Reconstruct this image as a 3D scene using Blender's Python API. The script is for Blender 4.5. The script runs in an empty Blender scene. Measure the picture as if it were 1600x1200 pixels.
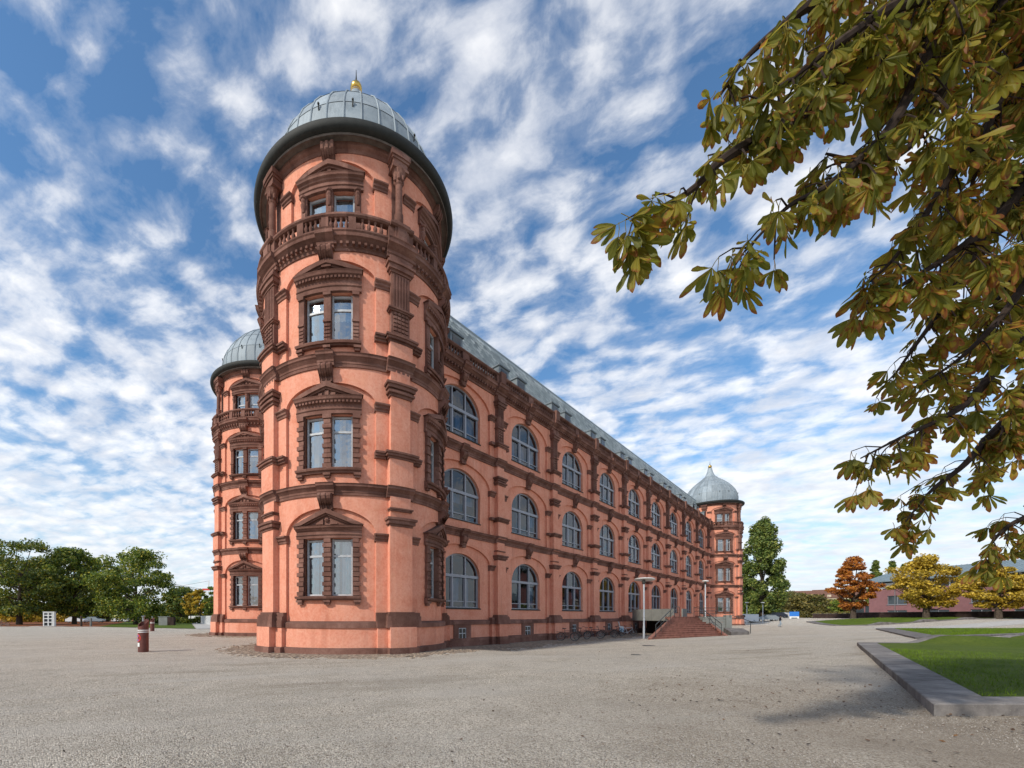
import bpy, math, random
import numpy as np
from mathutils import Vector, Matrix
R_ = math.radians
sc = bpy.context.scene
COL = sc.collection
rnd = random.Random(7)
rng = np.random.default_rng(11)

# ------------------------------------------------------------------ camera
EYE = 1.6
cam_d = bpy.data.cameras.new('camera')
cam = bpy.data.objects.new('camera', cam_d); COL.objects.link(cam)
cam.location = (0, 0, EYE); cam.rotation_euler = (R_(90), 0, 0)
FPX, CX, HY = 650.0, 640.0, 963.0            # focal length, principal point and horizon of a 1600 x 1200 picture
cam_d.sensor_width = 36.0; cam_d.lens = 36.0 * FPX / 1600.0
cam_d.shift_x = (800 - CX) / 1600.0; cam_d.shift_y = (HY - 600) / 1600.0
cam_d.clip_start = 0.05; cam_d.clip_end = 9000
sc.camera = cam

# ------------------------------------------------------------------ light
SUN_EL = 37.0
SUN_AZ = (-0.745, -0.667)
S = Vector((SUN_AZ[0] * math.cos(R_(SUN_EL)), SUN_AZ[1] * math.cos(R_(SUN_EL)), math.sin(R_(SUN_EL)))).normalized()
sun_d = bpy.data.lights.new('sun', 'SUN'); sun_d.energy = 2.0; sun_d.angle = R_(3.0); sun_d.color = (1.0, 0.92, 0.80)
sun = bpy.data.objects.new('sun', sun_d); COL.objects.link(sun)
sun.rotation_euler = (-S).to_track_quat('-Z', 'Y').to_euler()
sun.location = (-30, -30, 40)
sc.view_settings.view_transform = 'Standard'; sc.view_settings.look = 'None'
sc.view_settings.exposure = 0.92; sc.view_settings.gamma = 1.0


class NT:
    """small helper to write node trees"""
    def __init__(s, tree): s.t = tree; s.n = tree.nodes; s.l = tree.links
    def new(s, kind, **kw):
        n = s.n.new(kind)
        for k, v in kw.items(): setattr(n, k, v)
        return n
    def put(s, sock, v):
        if isinstance(v, bpy.types.NodeSocket): s.l.new(v, sock)
        elif v is not None:
            if isinstance(v, (tuple, list)) and len(v) == 3 and sock.type == 'RGBA': v = (*v, 1)
            sock.default_value = v
    def math(s, op, a, b=None, c=None, clamp=False):
        n = s.new('ShaderNodeMath', operation=op); n.use_clamp = clamp
        for i, x in enumerate((a, b, c)):
            if x is not None: s.put(n.inputs[i], x)
        return n.outputs[0]
    def vmath(s, op, a, b=None):
        n = s.new('ShaderNodeVectorMath', operation=op); s.put(n.inputs[0], a)
        if b is not None: s.put(n.inputs[1], b)
        return n.outputs[0]
    def noise(s, vec, scale, detail=4, rough=0.55, dist=0.0, col=False):
        n = s.new('ShaderNodeTexNoise'); s.put(n.inputs['Vector'], vec)
        n.inputs['Scale'].default_value = scale; n.inputs['Detail'].default_value = detail
        n.inputs['Roughness'].default_value = rough; n.inputs['Distortion'].default_value = dist
        return n.outputs['Color' if col else 'Fac']
    def voro(s, vec, scale, out='Distance', feature='F1'):
        n = s.new('ShaderNodeTexVoronoi', feature=feature); s.put(n.inputs['Vector'], vec); n.inputs['Scale'].default_value = scale
        return n.outputs[out]
    def ramp(s, fac, stops, interp='LINEAR'):
        n = s.new('ShaderNodeValToRGB'); s.put(n.inputs[0], fac); r = n.color_ramp; r.interpolation = interp
        while len(r.elements) > 1: r.elements.remove(r.elements[0])
        r.elements[0].position = stops[0][0]; c = stops[0][1]; r.elements[0].color = (*c, 1) if isinstance(c, tuple) else (c, c, c, 1)
        for p, c in stops[1:]:
            e = r.elements.new(p); e.color = (*c, 1) if isinstance(c, tuple) else (c, c, c, 1)
        return n.outputs[0]
    def mix(s, fac, a, b, mode='MIX'):
        n = s.new('ShaderNodeMix', data_type='RGBA', blend_type=mode)
        s.put(n.inputs[0], fac); s.put(n.inputs[6], a); s.put(n.inputs[7], b)
        return n.outputs[2]
    def comb(s, x, y, z):
        n = s.new('ShaderNodeCombineXYZ')
        for i, q in enumerate((x, y, z)): s.put(n.inputs[i], q)
        return n.outputs[0]
    def sep(s, v):
        n = s.new('ShaderNodeSeparateXYZ'); s.put(n.inputs[0], v); return n.outputs
    def bump(s, h, strength, dist=0.02):
        n = s.new('ShaderNodeBump'); s.put(n.inputs['Height'], h); n.inputs['Strength'].default_value = strength
        n.inputs['Distance'].default_value = dist; return n.outputs[0]


def build_world():
    w = bpy.data.worlds.new('World'); sc.world = w; w.use_nodes = True
    k = NT(w.node_tree); k.n.clear()
    sky = k.new('ShaderNodeTexSky', sky_type='NISHITA'); sky.sun_disc = False
    sky.sun_elevation = R_(SUN_EL); sky.sun_rotation = math.atan2(SUN_AZ[0], SUN_AZ[1])
    sky.altitude = 100; sky.air_density = 1.2; sky.dust_density = 0.6; sky.ozone_density = 2.5
    d = k.new('ShaderNodeTexCoord').outputs['Generated']
    x, y, z = k.sep(d)
    zz = k.math('ADD', k.math('MAXIMUM', z, 0.0), 0.20)
    px, py = k.math('DIVIDE', x, zz), k.math('DIVIDE', y, zz)
    a = R_(22)                                   # the rows of cloud run this way
    u = k.math('ADD', k.math('MULTIPLY', px, math.cos(a)), k.math('MULTIPLY', py, -math.sin(a)))
    v = k.math('ADD', k.math('MULTIPLY', px, math.sin(a)), k.math('MULTIPLY', py, math.cos(a)))
    P1 = k.comb(u, k.math('MULTIPLY', v, 1.30), 0.0)
    P2 = k.comb(u, k.math('MULTIPLY', v, 0.30), 3.7)
    warp = k.noise(P1, 4.0, 3, 0.5, col=True)
    Pw = k.vmath('ADD', P1, k.vmath('MULTIPLY', k.vmath('SUBTRACT', warp, (0.5, 0.5, 0.5)), (0.11, 0.11, 0.0)))
    big = k.noise(k.vmath('ADD', Pw, (2.7, 8.1, 0.0)), 1.7, 3, 0.5)                 # fields of cloud and the gaps between
    streak = k.noise(P2, 1.9, 4, 0.55)
    fbm = k.noise(Pw, 10.5, 9, 0.58)
    n = k.new('ShaderNodeTexVoronoi', feature='SMOOTH_F1'); k.put(n.inputs['Vector'], Pw); n.inputs['Scale'].default_value = 12.0; n.inputs['Smoothness'].default_value = 0.7
    puff = k.math('SUBTRACT', 1.0, n.outputs['Distance'])
    dens = k.math('ADD', k.math('MULTIPLY', fbm, 1.15), k.math('MULTIPLY', puff, 0.50))
    dens = k.math('ADD', dens, k.math('MULTIPLY', big, 0.80))
    dens = k.math('ADD', dens, k.math('MULTIPLY', streak, 0.30))
    low = k.math('MULTIPLY', k.math('SUBTRACT', 1.0, k.math('MULTIPLY', z, 1.55), clamp=True), 0.30)
    dens = k.math('ADD', dens, low)
    fac = k.ramp(k.math('MULTIPLY', dens, 0.5), [(0.59, 0.0), (0.67, 0.16), (0.77, 0.60), (0.90, 0.92)])
    shade = k.noise(k.vmath('ADD', Pw, (0.06, 0.04, 2.0)), 5.5, 6, 0.6)
    ccol = k.mix(k.ramp(shade, [(0.36, 0.0), (0.60, 1.0)]), (2.9, 3.0, 3.25), (4.25, 4.2, 4.15))
    blue = k.mix(1.0, sky.outputs[0], (0.38, 0.52, 0.60), 'MULTIPLY')
    col = k.mix(fac, blue, ccol)
    hz = k.ramp(z, [(0.0, 0.85), (0.07, 0.55), (0.34, 0.0)])
    col = k.mix(hz, col, (2.7, 2.95, 3.3))
    bg = k.new('ShaderNodeBackground'); k.put(bg.inputs[0], col); bg.inputs[1].default_value = 0.15
    out = k.new('ShaderNodeOutputWorld'); k.l.new(bg.outputs[0], out.inputs[0])


build_world()

# ------------------------------------------------------------------ materials
MATS = {}


def mat(name, fn):
    m = bpy.data.materials.new(name); m.use_nodes = True
    k = NT(m.node_tree); b = k.n['Principled BSDF']
    k.pos = k.new('ShaderNodeNewGeometry').outputs['Position']
    fn(k, b); MATS[name] = m
    return m


def simple(name, col, rough=0.6, metal=0.0, var=0.25, scale=3.0, bump=0.0, bscale=40.0):
    def f(k, b):
        n = k.noise(k.pos, scale, 5, 0.6)
        lo = tuple(c * (1 - var) for c in col); hi = tuple(min(1, c * (1 + var)) for c in col)
        k.put(b.inputs['Base Color'], k.ramp(n, [(0.3, lo), (0.7, hi)]))
        b.inputs['Roughness'].default_value = rough; b.inputs['Metallic'].default_value = metal
        if rough >= .8: b.inputs['Specular IOR Level'].default_value = .12
        if bump: k.put(b.inputs['Normal'], k.bump(k.noise(k.pos, bscale, 4, 0.6), bump, 0.02))
    return mat(name, f)


def m_stucco(k, b):
    a = k.noise(k.pos, 0.55, 5, 0.62, 0.6)
    c = k.noise(k.pos, 3.3, 6, 0.68, 0.8)
    x, y, z = k.sep(k.pos)
    st = k.noise(k.comb(k.math('MULTIPLY', x, 2.2), k.math('MULTIPLY', y, 2.2), k.math('MULTIPLY', z, 0.22)), 1.0, 4, 0.6)
    col = k.ramp(a, [(0.28, (0.59, 0.212, 0.132)), (0.5, (0.67, 0.275, 0.182)), (0.74, (0.71, 0.335, 0.24))])
    col = k.mix(k.ramp(c, [(0.40, 0.0), (0.66, 0.60)]), col, (0.72, 0.36, 0.255))
    col = k.mix(k.ramp(c, [(0.26, 0.55), (0.43, 0.0)]), col, (0.53, 0.170, 0.098))
    col = k.mix(k.ramp(st, [(0.54, 0.0), (0.74, 0.55)]), col, (0.42, 0.15, 0.095))
    st2 = k.noise(k.comb(k.math('MULTIPLY', x, 5.5), k.math('MULTIPLY', y, 5.5), k.math('MULTIPLY', z, 0.30)), 1.0, 3, 0.6)
    col = k.mix(k.ramp(st2, [(0.58, 0.0), (0.78, 0.45)]), col, (0.74, 0.42, 0.31))
    pt = k.noise(k.vmath('ADD', k.pos, (31.0, 7.0, 3.0)), 0.9, 6, 0.7, 1.2)
    col = k.mix(k.ramp(pt, [(0.55, 0.0), (0.60, 0.35), (0.70, 0.45)]), col, (0.66, 0.30, 0.19))
    gr = k.noise(k.pos, 11.0, 5, 0.75)
    col = k.mix(k.ramp(gr, [(0.36, 0.40), (0.50, 0.0)]), col, (0.52, 0.18, 0.11))
    col = k.mix(k.ramp(gr, [(0.52, 0.0), (0.66, 0.36)]), col, (0.74, 0.40, 0.29))
    k.put(b.inputs['Base Color'], col); b.inputs['Roughness'].default_value = 0.95; b.inputs['Specular IOR Level'].default_value = 0.08
    k.put(b.inputs['Normal'], k.bump(k.noise(k.pos, 30, 5, 0.65), 0.35, 0.02))


def m_sand(k, b):
    a = k.noise(k.pos, 1.3, 5, 0.62)
    c = k.noise(k.pos, 14.0, 5, 0.7)
    col = k.ramp(a, [(0.3, (0.128, 0.062, 0.047)), (0.52, (0.188, 0.096, 0.074)), (0.75, (0.265, 0.150, 0.118))])
    col = k.mix(k.ramp(c, [(0.32, 0.55), (0.5, 0.0)]), col, (0.105, 0.046, 0.035))
    cell = k.vmath('FLOOR', k.vmath('MULTIPLY', k.pos, (1.15, 1.15, 0.9)))       # single stones differ a little
    wn = k.new('ShaderNodeTexWhiteNoise', noise_dimensions='3D'); k.put(wn.inputs['Vector'], cell)
    hs = k.new('ShaderNodeHueSaturation'); k.put(hs.inputs['Color'], col); k.put(hs.inputs['Value'], k.math('ADD', k.math('MULTIPLY', wn.outputs['Value'], 0.42), 0.78)); col = hs.outputs[0]
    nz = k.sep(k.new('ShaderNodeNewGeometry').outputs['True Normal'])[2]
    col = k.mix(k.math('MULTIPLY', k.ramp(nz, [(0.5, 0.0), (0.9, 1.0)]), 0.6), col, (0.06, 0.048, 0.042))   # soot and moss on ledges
    k.put(b.inputs['Base Color'], col); b.inputs['Roughness'].default_value = 0.9; b.inputs['Specular IOR Level'].default_value = 0.12
    k.put(b.inputs['Normal'], k.bump(c, 0.4, 0.02))


def m_zinc(k, b):
    oi = k.new('ShaderNodeObjectInfo').outputs['Random']
    a = k.noise(k.pos, 1.6, 5, 0.6); x, y, z = k.sep(k.pos)
    st = k.noise(k.comb(k.math('MULTIPLY', x, 3.0), k.math('MULTIPLY', y, 3.0), k.math('MULTIPLY', z, 0.35)), 1.6, 5, 0.62)
    col = k.ramp(a, [(0.3, (0.205, 0.250, 0.280)), (0.7, (0.305, 0.350, 0.380))])
    col = k.mix(k.ramp(st, [(0.52, 0.0), (0.72, 0.6)]), col, (0.13, 0.155, 0.175))
    hs = k.new('ShaderNodeHueSaturation'); k.put(hs.inputs['Color'], col)
    k.put(hs.inputs['Value'], k.math('ADD', k.math('MULTIPLY', oi, 0.34), 0.82))
    k.put(b.inputs['Base Color'], hs.outputs[0]); b.inputs['Metallic'].default_value = 0.1
    k.put(b.inputs['Roughness'], k.ramp(a, [(0.3, 0.58), (0.7, 0.76)]))
    k.put(b.inputs['Normal'], k.bump(k.noise(k.pos, 5, 3), 0.12, 0.05))


def m_gravel(k, b):
    big = k.noise(k.pos, 0.16, 4, 0.6)
    mid = k.noise(k.pos, 1.1, 5, 0.65)
    vc = k.sep(k.voro(k.pos, 58.0, 'Color'))[0]
    vd = k.voro(k.pos, 58.0)
    fine = k.noise(k.pos, 120.0, 3, 0.7)
    col = k.ramp(vc, [(0.0, (0.19, 0.160, 0.125)), (0.28, (0.46, 0.40, 0.325)), (0.7, (0.69, 0.615, 0.51)), (1.0, (0.86, 0.79, 0.68))])
    col = k.mix(k.ramp(mid, [(0.36, 0.36), (0.56, 0.0)]), col, (0.33, 0.285, 0.23))
    col = k.mix(k.ramp(big, [(0.42, 0.0), (0.68, 0.45)]), col, (0.52, 0.48, 0.425))
    col = k.mix(k.ramp(fine, [(0.3, 0.4), (0.55, 0.0)]), col, (0.10, 0.085, 0.07))
    X, Y, Z = k.sep(k.pos)
    wear = k.noise(k.comb(k.math('MULTIPLY', X, 0.10), k.math('MULTIPLY', k.math('ADD', Y, k.math('MULTIPLY', X, -0.35)), 0.55), 0.0), 1.0, 4, 0.6, 0.6)     # tracks and trodden lines
    col = k.mix(k.ramp(wear, [(0.52, 0.0), (0.66, 0.55)]), col, (0.56, 0.52, 0.46))
    col = k.mix(k.ramp(wear, [(0.30, 0.45), (0.42, 0.0)]), col, (0.26, 0.215, 0.165))
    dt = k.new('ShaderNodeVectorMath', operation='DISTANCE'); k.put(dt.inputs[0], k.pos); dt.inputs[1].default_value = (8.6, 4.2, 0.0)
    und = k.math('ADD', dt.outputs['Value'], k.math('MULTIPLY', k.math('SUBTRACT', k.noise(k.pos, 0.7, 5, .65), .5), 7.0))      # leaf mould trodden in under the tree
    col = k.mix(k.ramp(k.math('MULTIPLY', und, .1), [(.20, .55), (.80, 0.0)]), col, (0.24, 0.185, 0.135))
    deb = k.noise(k.pos, 7.0, 5, 0.75)
    col = k.mix(k.ramp(deb, [(0.60, 0.0), (0.70, 0.6)]), col, (0.13, 0.095, 0.066))
    k.put(b.inputs['Base Color'], col); b.inputs['Roughness'].default_value = 0.95; b.inputs['Specular IOR Level'].default_value = 0.1
    h = k.math('ADD', k.math('MULTIPLY', vd, -1.0), k.math('MULTIPLY', fine, 0.3))
    k.put(b.inputs['Normal'], k.bump(h, 1.0, 0.03))


def m_lawn(k, b):
    a = k.noise(k.pos, 0.5, 5, 0.6); c = k.noise(k.pos, 9, 6, 0.75); f = k.noise(k.pos, 70, 3, 0.8)
    col = k.ramp(a, [(0.3, (0.066, 0.100, 0.012)), (0.7, (0.115, 0.148, 0.022))])
    col = k.mix(k.ramp(c, [(0.38, 0.55), (0.55, 0.0)]), col, (0.030, 0.058, 0.012))
    col = k.mix(k.ramp(f, [(0.5, 0.0), (0.75, 0.5)]), col, (0.13, 0.19, 0.03))
    k.put(b.inputs['Base Color'], col); b.inputs['Roughness'].default_value = 0.9; b.inputs['Specular IOR Level'].default_value = 0.1
    k.put(b.inputs['Normal'], k.bump(f, 0.8, 0.03))


def m_leaf(stops, trans=0.35, edge=None):
    def f(k, b):
        g = k.new('ShaderNodeNewGeometry')
        r = g.outputs['Random Per Island']
        n = k.noise(k.pos, 0.45 if edge is None else 1.6, 3, 0.6)
        fac = k.math('ADD', k.math('MULTIPLY', r, 0.55), k.math('MULTIPLY', n, 0.62))
        fac = k.math('SUBTRACT', fac, 0.09)
        col = k.ramp(fac, stops)
        if edge is not None:
            at = k.new('ShaderNodeAttribute', attribute_name='rim').outputs['Fac']
            nn = k.noise(k.pos, 26, 4, 0.65)
            e = k.math('ADD', at, k.math('MULTIPLY', k.math('SUBTRACT', nn, 0.5), 1.3))
            e = k.math('ADD', e, k.math('MULTIPLY', k.math('SUBTRACT', r, 0.5), 0.9))
            col = k.mix(k.ramp(e, [(0.70, 0.0), (0.95, 1.0)]), col, edge)
            vein = k.new('ShaderNodeAttribute', attribute_name='vein').outputs['Fac']
            k.put(b.inputs['Normal'], k.bump(vein, 0.7, 0.01))
            col = k.mix(k.ramp(vein, [(0.0, 0.30), (0.25, 0.0)]), col, (0.30, 0.28, 0.06))
        k.put(b.inputs['Base Color'], col); b.inputs['Roughness'].default_value = 0.55
        tr = k.new('ShaderNodeBsdfTranslucent'); k.put(tr.inputs[0], col)
        mx = k.new('ShaderNodeMixShader'); mx.inputs[0].default_value = trans
        k.l.new(b.outputs[0], mx.inputs[1]); k.l.new(tr.outputs[0], mx.inputs[2])
        k.l.new(mx.outputs[0], k.n['Material Output'].inputs[0])
    return f


def m_glass(refl, tint):
    def f(k, b):
        fr = k.new('ShaderNodeFresnel'); fr.inputs[0].default_value = 1.5
        gl = k.new('ShaderNodeBsdfGlossy'); gl.inputs['Roughness'].default_value = 0.015
        rn = k.new('ShaderNodeTexWhiteNoise', noise_dimensions='1D'); k.put(rn.inputs['W'], k.math('MULTIPLY', k.new('ShaderNodeObjectInfo').outputs['Random'], 97.0))
        nn = k.vmath('ADD', k.bump(k.noise(k.pos, 1.7, 2), 0.06, 0.1), k.vmath('MULTIPLY', k.vmath('SUBTRACT', rn.outputs['Color'], (0.5, 0.5, 0.5)), (0.09, 0.09, 0.14)))
        k.put(gl.inputs['Normal'], k.vmath('NORMALIZE', nn))
        tr = k.new('ShaderNodeBsdfTransparent'); tr.inputs[0].default_value = (*tint, 1)
        mx = k.new('ShaderNodeMixShader')
        k.put(mx.inputs[0], k.math('ADD', k.math('MULTIPLY', fr.outputs[0], 0.9), refl, clamp=True))
        k.l.new(tr.outputs[0], mx.inputs[1]); k.l.new(gl.outputs[0], mx.inputs[2])
        k.l.new(mx.outputs[0], k.n['Material Output'].inputs[0])
    return f


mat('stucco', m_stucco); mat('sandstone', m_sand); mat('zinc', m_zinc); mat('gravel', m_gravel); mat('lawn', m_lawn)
mat('glass', m_glass(0.34, (0.80, 0.86, 0.88))); mat('glass_dark', m_glass(0.06, (0.42, 0.52, 0.64)))
mat('leaf_green', m_leaf([(0.25, (0.049, 0.093, 0.014)), (0.5, (0.140, 0.208, 0.025)), (0.72, (0.330, 0.345, 0.040)), (0.9, (0.661, 0.469, 0.054))]))
mat('leaf_dark', m_leaf([(0.25, (0.038, 0.071, 0.012)), (0.5, (0.098, 0.149, 0.018)), (0.75, (0.272, 0.267, 0.027)), (0.92, (0.644, 0.428, 0.043))]))
mat('leaf_poplar', m_leaf([(0.2, (0.046, 0.086, 0.018)), (0.5, (0.125, 0.182, 0.032)), (0.8, (0.291, 0.305, 0.064)), (0.95, (0.499, 0.434, 0.100))]))
mat('leaf_orange', m_leaf([(0.2, (0.185, 0.053, 0.011)), (0.5, (0.450, 0.146, 0.020)), (0.8, (0.635, 0.277, 0.033)), (0.95, (0.688, 0.397, 0.066))]))
mat('leaf_yellow', m_leaf([(0.2, (0.206, 0.152, 0.014)), (0.5, (0.497, 0.342, 0.030)), (0.8, (0.745, 0.531, 0.060)), (0.95, (0.750, 0.481, 0.060))]))
mat('leaf_olive', m_leaf([(0.2, (0.06, 0.06, 0.014)), (0.5, (0.15, 0.135, 0.030)), (0.8, (0.28, 0.21, 0.05)), (0.95, (0.36, 0.22, 0.06))]))
mat('chestnut_leaf', m_leaf([(0.10, (0.10, 0.125, 0.014)), (0.38, (0.22, 0.215, 0.024)), (0.60, (0.36, 0.30, 0.034)), (0.76, (0.48, 0.29, 0.035)), (0.90, (0.52, 0.18, 0.03))], 0.62, (0.32, 0.115, 0.03)))
simple('bark', (0.075, 0.058, 0.045), 0.9, 0, 0.4, 6, 0.6, 18)
simple('twig', (0.040, 0.028, 0.022), 0.85, 0, 0.4, 12)
simple('frame_grey', (0.26, 0.275, 0.31), 0.45, 0.1, 0.12)
simple('frame_light', (0.42, 0.44, 0.46), 0.5, 0, 0.15)
simple('curtain', (0.62, 0.66, 0.68), 0.9, 0, 0.12, 2)
simple('blind', (0.26, 0.34, 0.44), 0.8, 0, 0.2, 2)
simple('room', (0.10, 0.10, 0.11), 0.9, 0, 0.3, 1)
simple('gutter', (0.016, 0.018, 0.016), 0.75, 0.0, 0.35, 4)
simple('soffit', (0.150, 0.125, 0.110), 0.9, 0, 0.3, 3)
def m_gold(k, b):
    b.inputs['Base Color'].default_value = (0.62, 0.40, 0.10, 1); b.inputs['Metallic'].default_value = 1.0; b.inputs['Roughness'].default_value = 0.28
mat('gold', m_gold)
simple('dormer_zinc', (0.15, 0.18, 0.20), .6, 0, .2, 3)
simple('slate', (0.300, 0.340, 0.350), 0.55, 0.1, 0.3, 5, 0.2, 12)
simple('kerb', (0.150, 0.136, 0.128), 0.80, 0, 0.42, 2.2, 0.5, 35)
def m_kstone(k, b):
    oi = k.new('ShaderNodeObjectInfo').outputs['Random']; a = k.noise(k.pos, 2.4, 6, .65); c = k.noise(k.pos, 30, 4, .7)
    col = k.ramp(a, [(.3, (.105, .096, .092)), (.55, (.185, .170, .160)), (.75, (.265, .245, .228))])
    col = k.mix(k.ramp(c, [(.56, 0.0), (.70, .5)]), col, (.30, .285, .25))
    hs = k.new('ShaderNodeHueSaturation'); k.put(hs.inputs['Color'], col); k.put(hs.inputs['Value'], k.math('ADD', k.math('MULTIPLY', oi, .5), .78))
    k.put(b.inputs['Base Color'], hs.outputs[0]); b.inputs['Roughness'].default_value = .85; b.inputs['Specular IOR Level'].default_value = .15
    k.put(b.inputs['Normal'], k.bump(c, .5, .02))
mat('kerb_stone', m_kstone)
simple('sett', (0.27, 0.215, 0.165), 0.9, 0, 0.5, 5, 0.5, 25)
simple('joint', (0.22, 0.175, 0.135), 0.95, 0, 0.4, 8)
simple('step_red', (0.27, 0.125, 0.092), 0.85, 0, 0.32, 2.5, 0.3, 30)
simple('concrete', (0.20, 0.208, 0.195), 0.85, 0, 0.15, 1.5, 0.2, 25)
simple('steel', (0.30, 0.31, 0.31), 0.35, 0.7, 0.2)
simple('steel_dark', (0.065, 0.070, 0.070), 0.45, 0.5, 0.2)
simple('lamp_paint', (0.50, 0.53, 0.56), 0.4, 0.2, 0.1)
simple('bollard_red', (0.120, 0.034, 0.024), 0.55, 0, 0.3, 5)
simple('white_paint', (0.72, 0.72, 0.70), 0.5, 0, 0.08)
simple('black_rubber', (0.018, 0.018, 0.019), 0.7, 0, 0.2)
simple('sign_red', (0.55, 0.045, 0.03), 0.4, 0, 0.05)
simple('sign_blue', (0.03, 0.10, 0.48), 0.4, 0, 0.05)
simple('blue_board', (0.015, 0.16, 0.55), 0.45, 0, 0.05)
simple('plum_wall', (0.25, 0.125, 0.13), 0.85, 0, 0.12, 0.8)
simple('seam_roof', (0.215, 0.275, 0.300), 0.5, 0.3, 0.15, 0.6)
simple('dark_wall', (0.045, 0.030, 0.026), 0.9, 0, 0.4, 2, 0.4, 12)
simple('house_cream', (0.50, 0.42, 0.31), 0.9, 0, 0.12, 0.6)
simple('house_roof', (0.160, 0.085, 0.062), 0.9, 0, 0.3, 1.5)
simple('car_white', (0.62, 0.63, 0.64), 0.25, 0, 0.04)
simple('car_grey', (0.28, 0.32, 0.35), 0.25, 0.3, 0.05)
simple('car_dark', (0.04, 0.05, 0.07), 0.25, 0.3, 0.05)
simple('dark_glass', (0.02, 0.025, 0.03), 0.08, 0, 0.1)
simple('jacket', (0.020, 0.020, 0.024), 0.9, 0, 0.3, 10)
simple('trousers', (0.26, 0.32, 0.38), 0.9, 0, 0.2, 10)
simple('skin', (0.48, 0.29, 0.21), 0.6, 0, 0.1, 10)
simple('path_pale', (0.42, 0.40, 0.37), 0.95, 0, 0.2, 2)
simple('litter', (0.20, 0.075, 0.035), 0.95, 0, 0.5, 4)
simple('wood_pale', (0.48, 0.40, 0.26), 0.8, 0, 0.15, 4)
simple('cloth_blue', (0.42, 0.58, 0.72), 0.7, 0, 0.3, 8)


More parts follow.
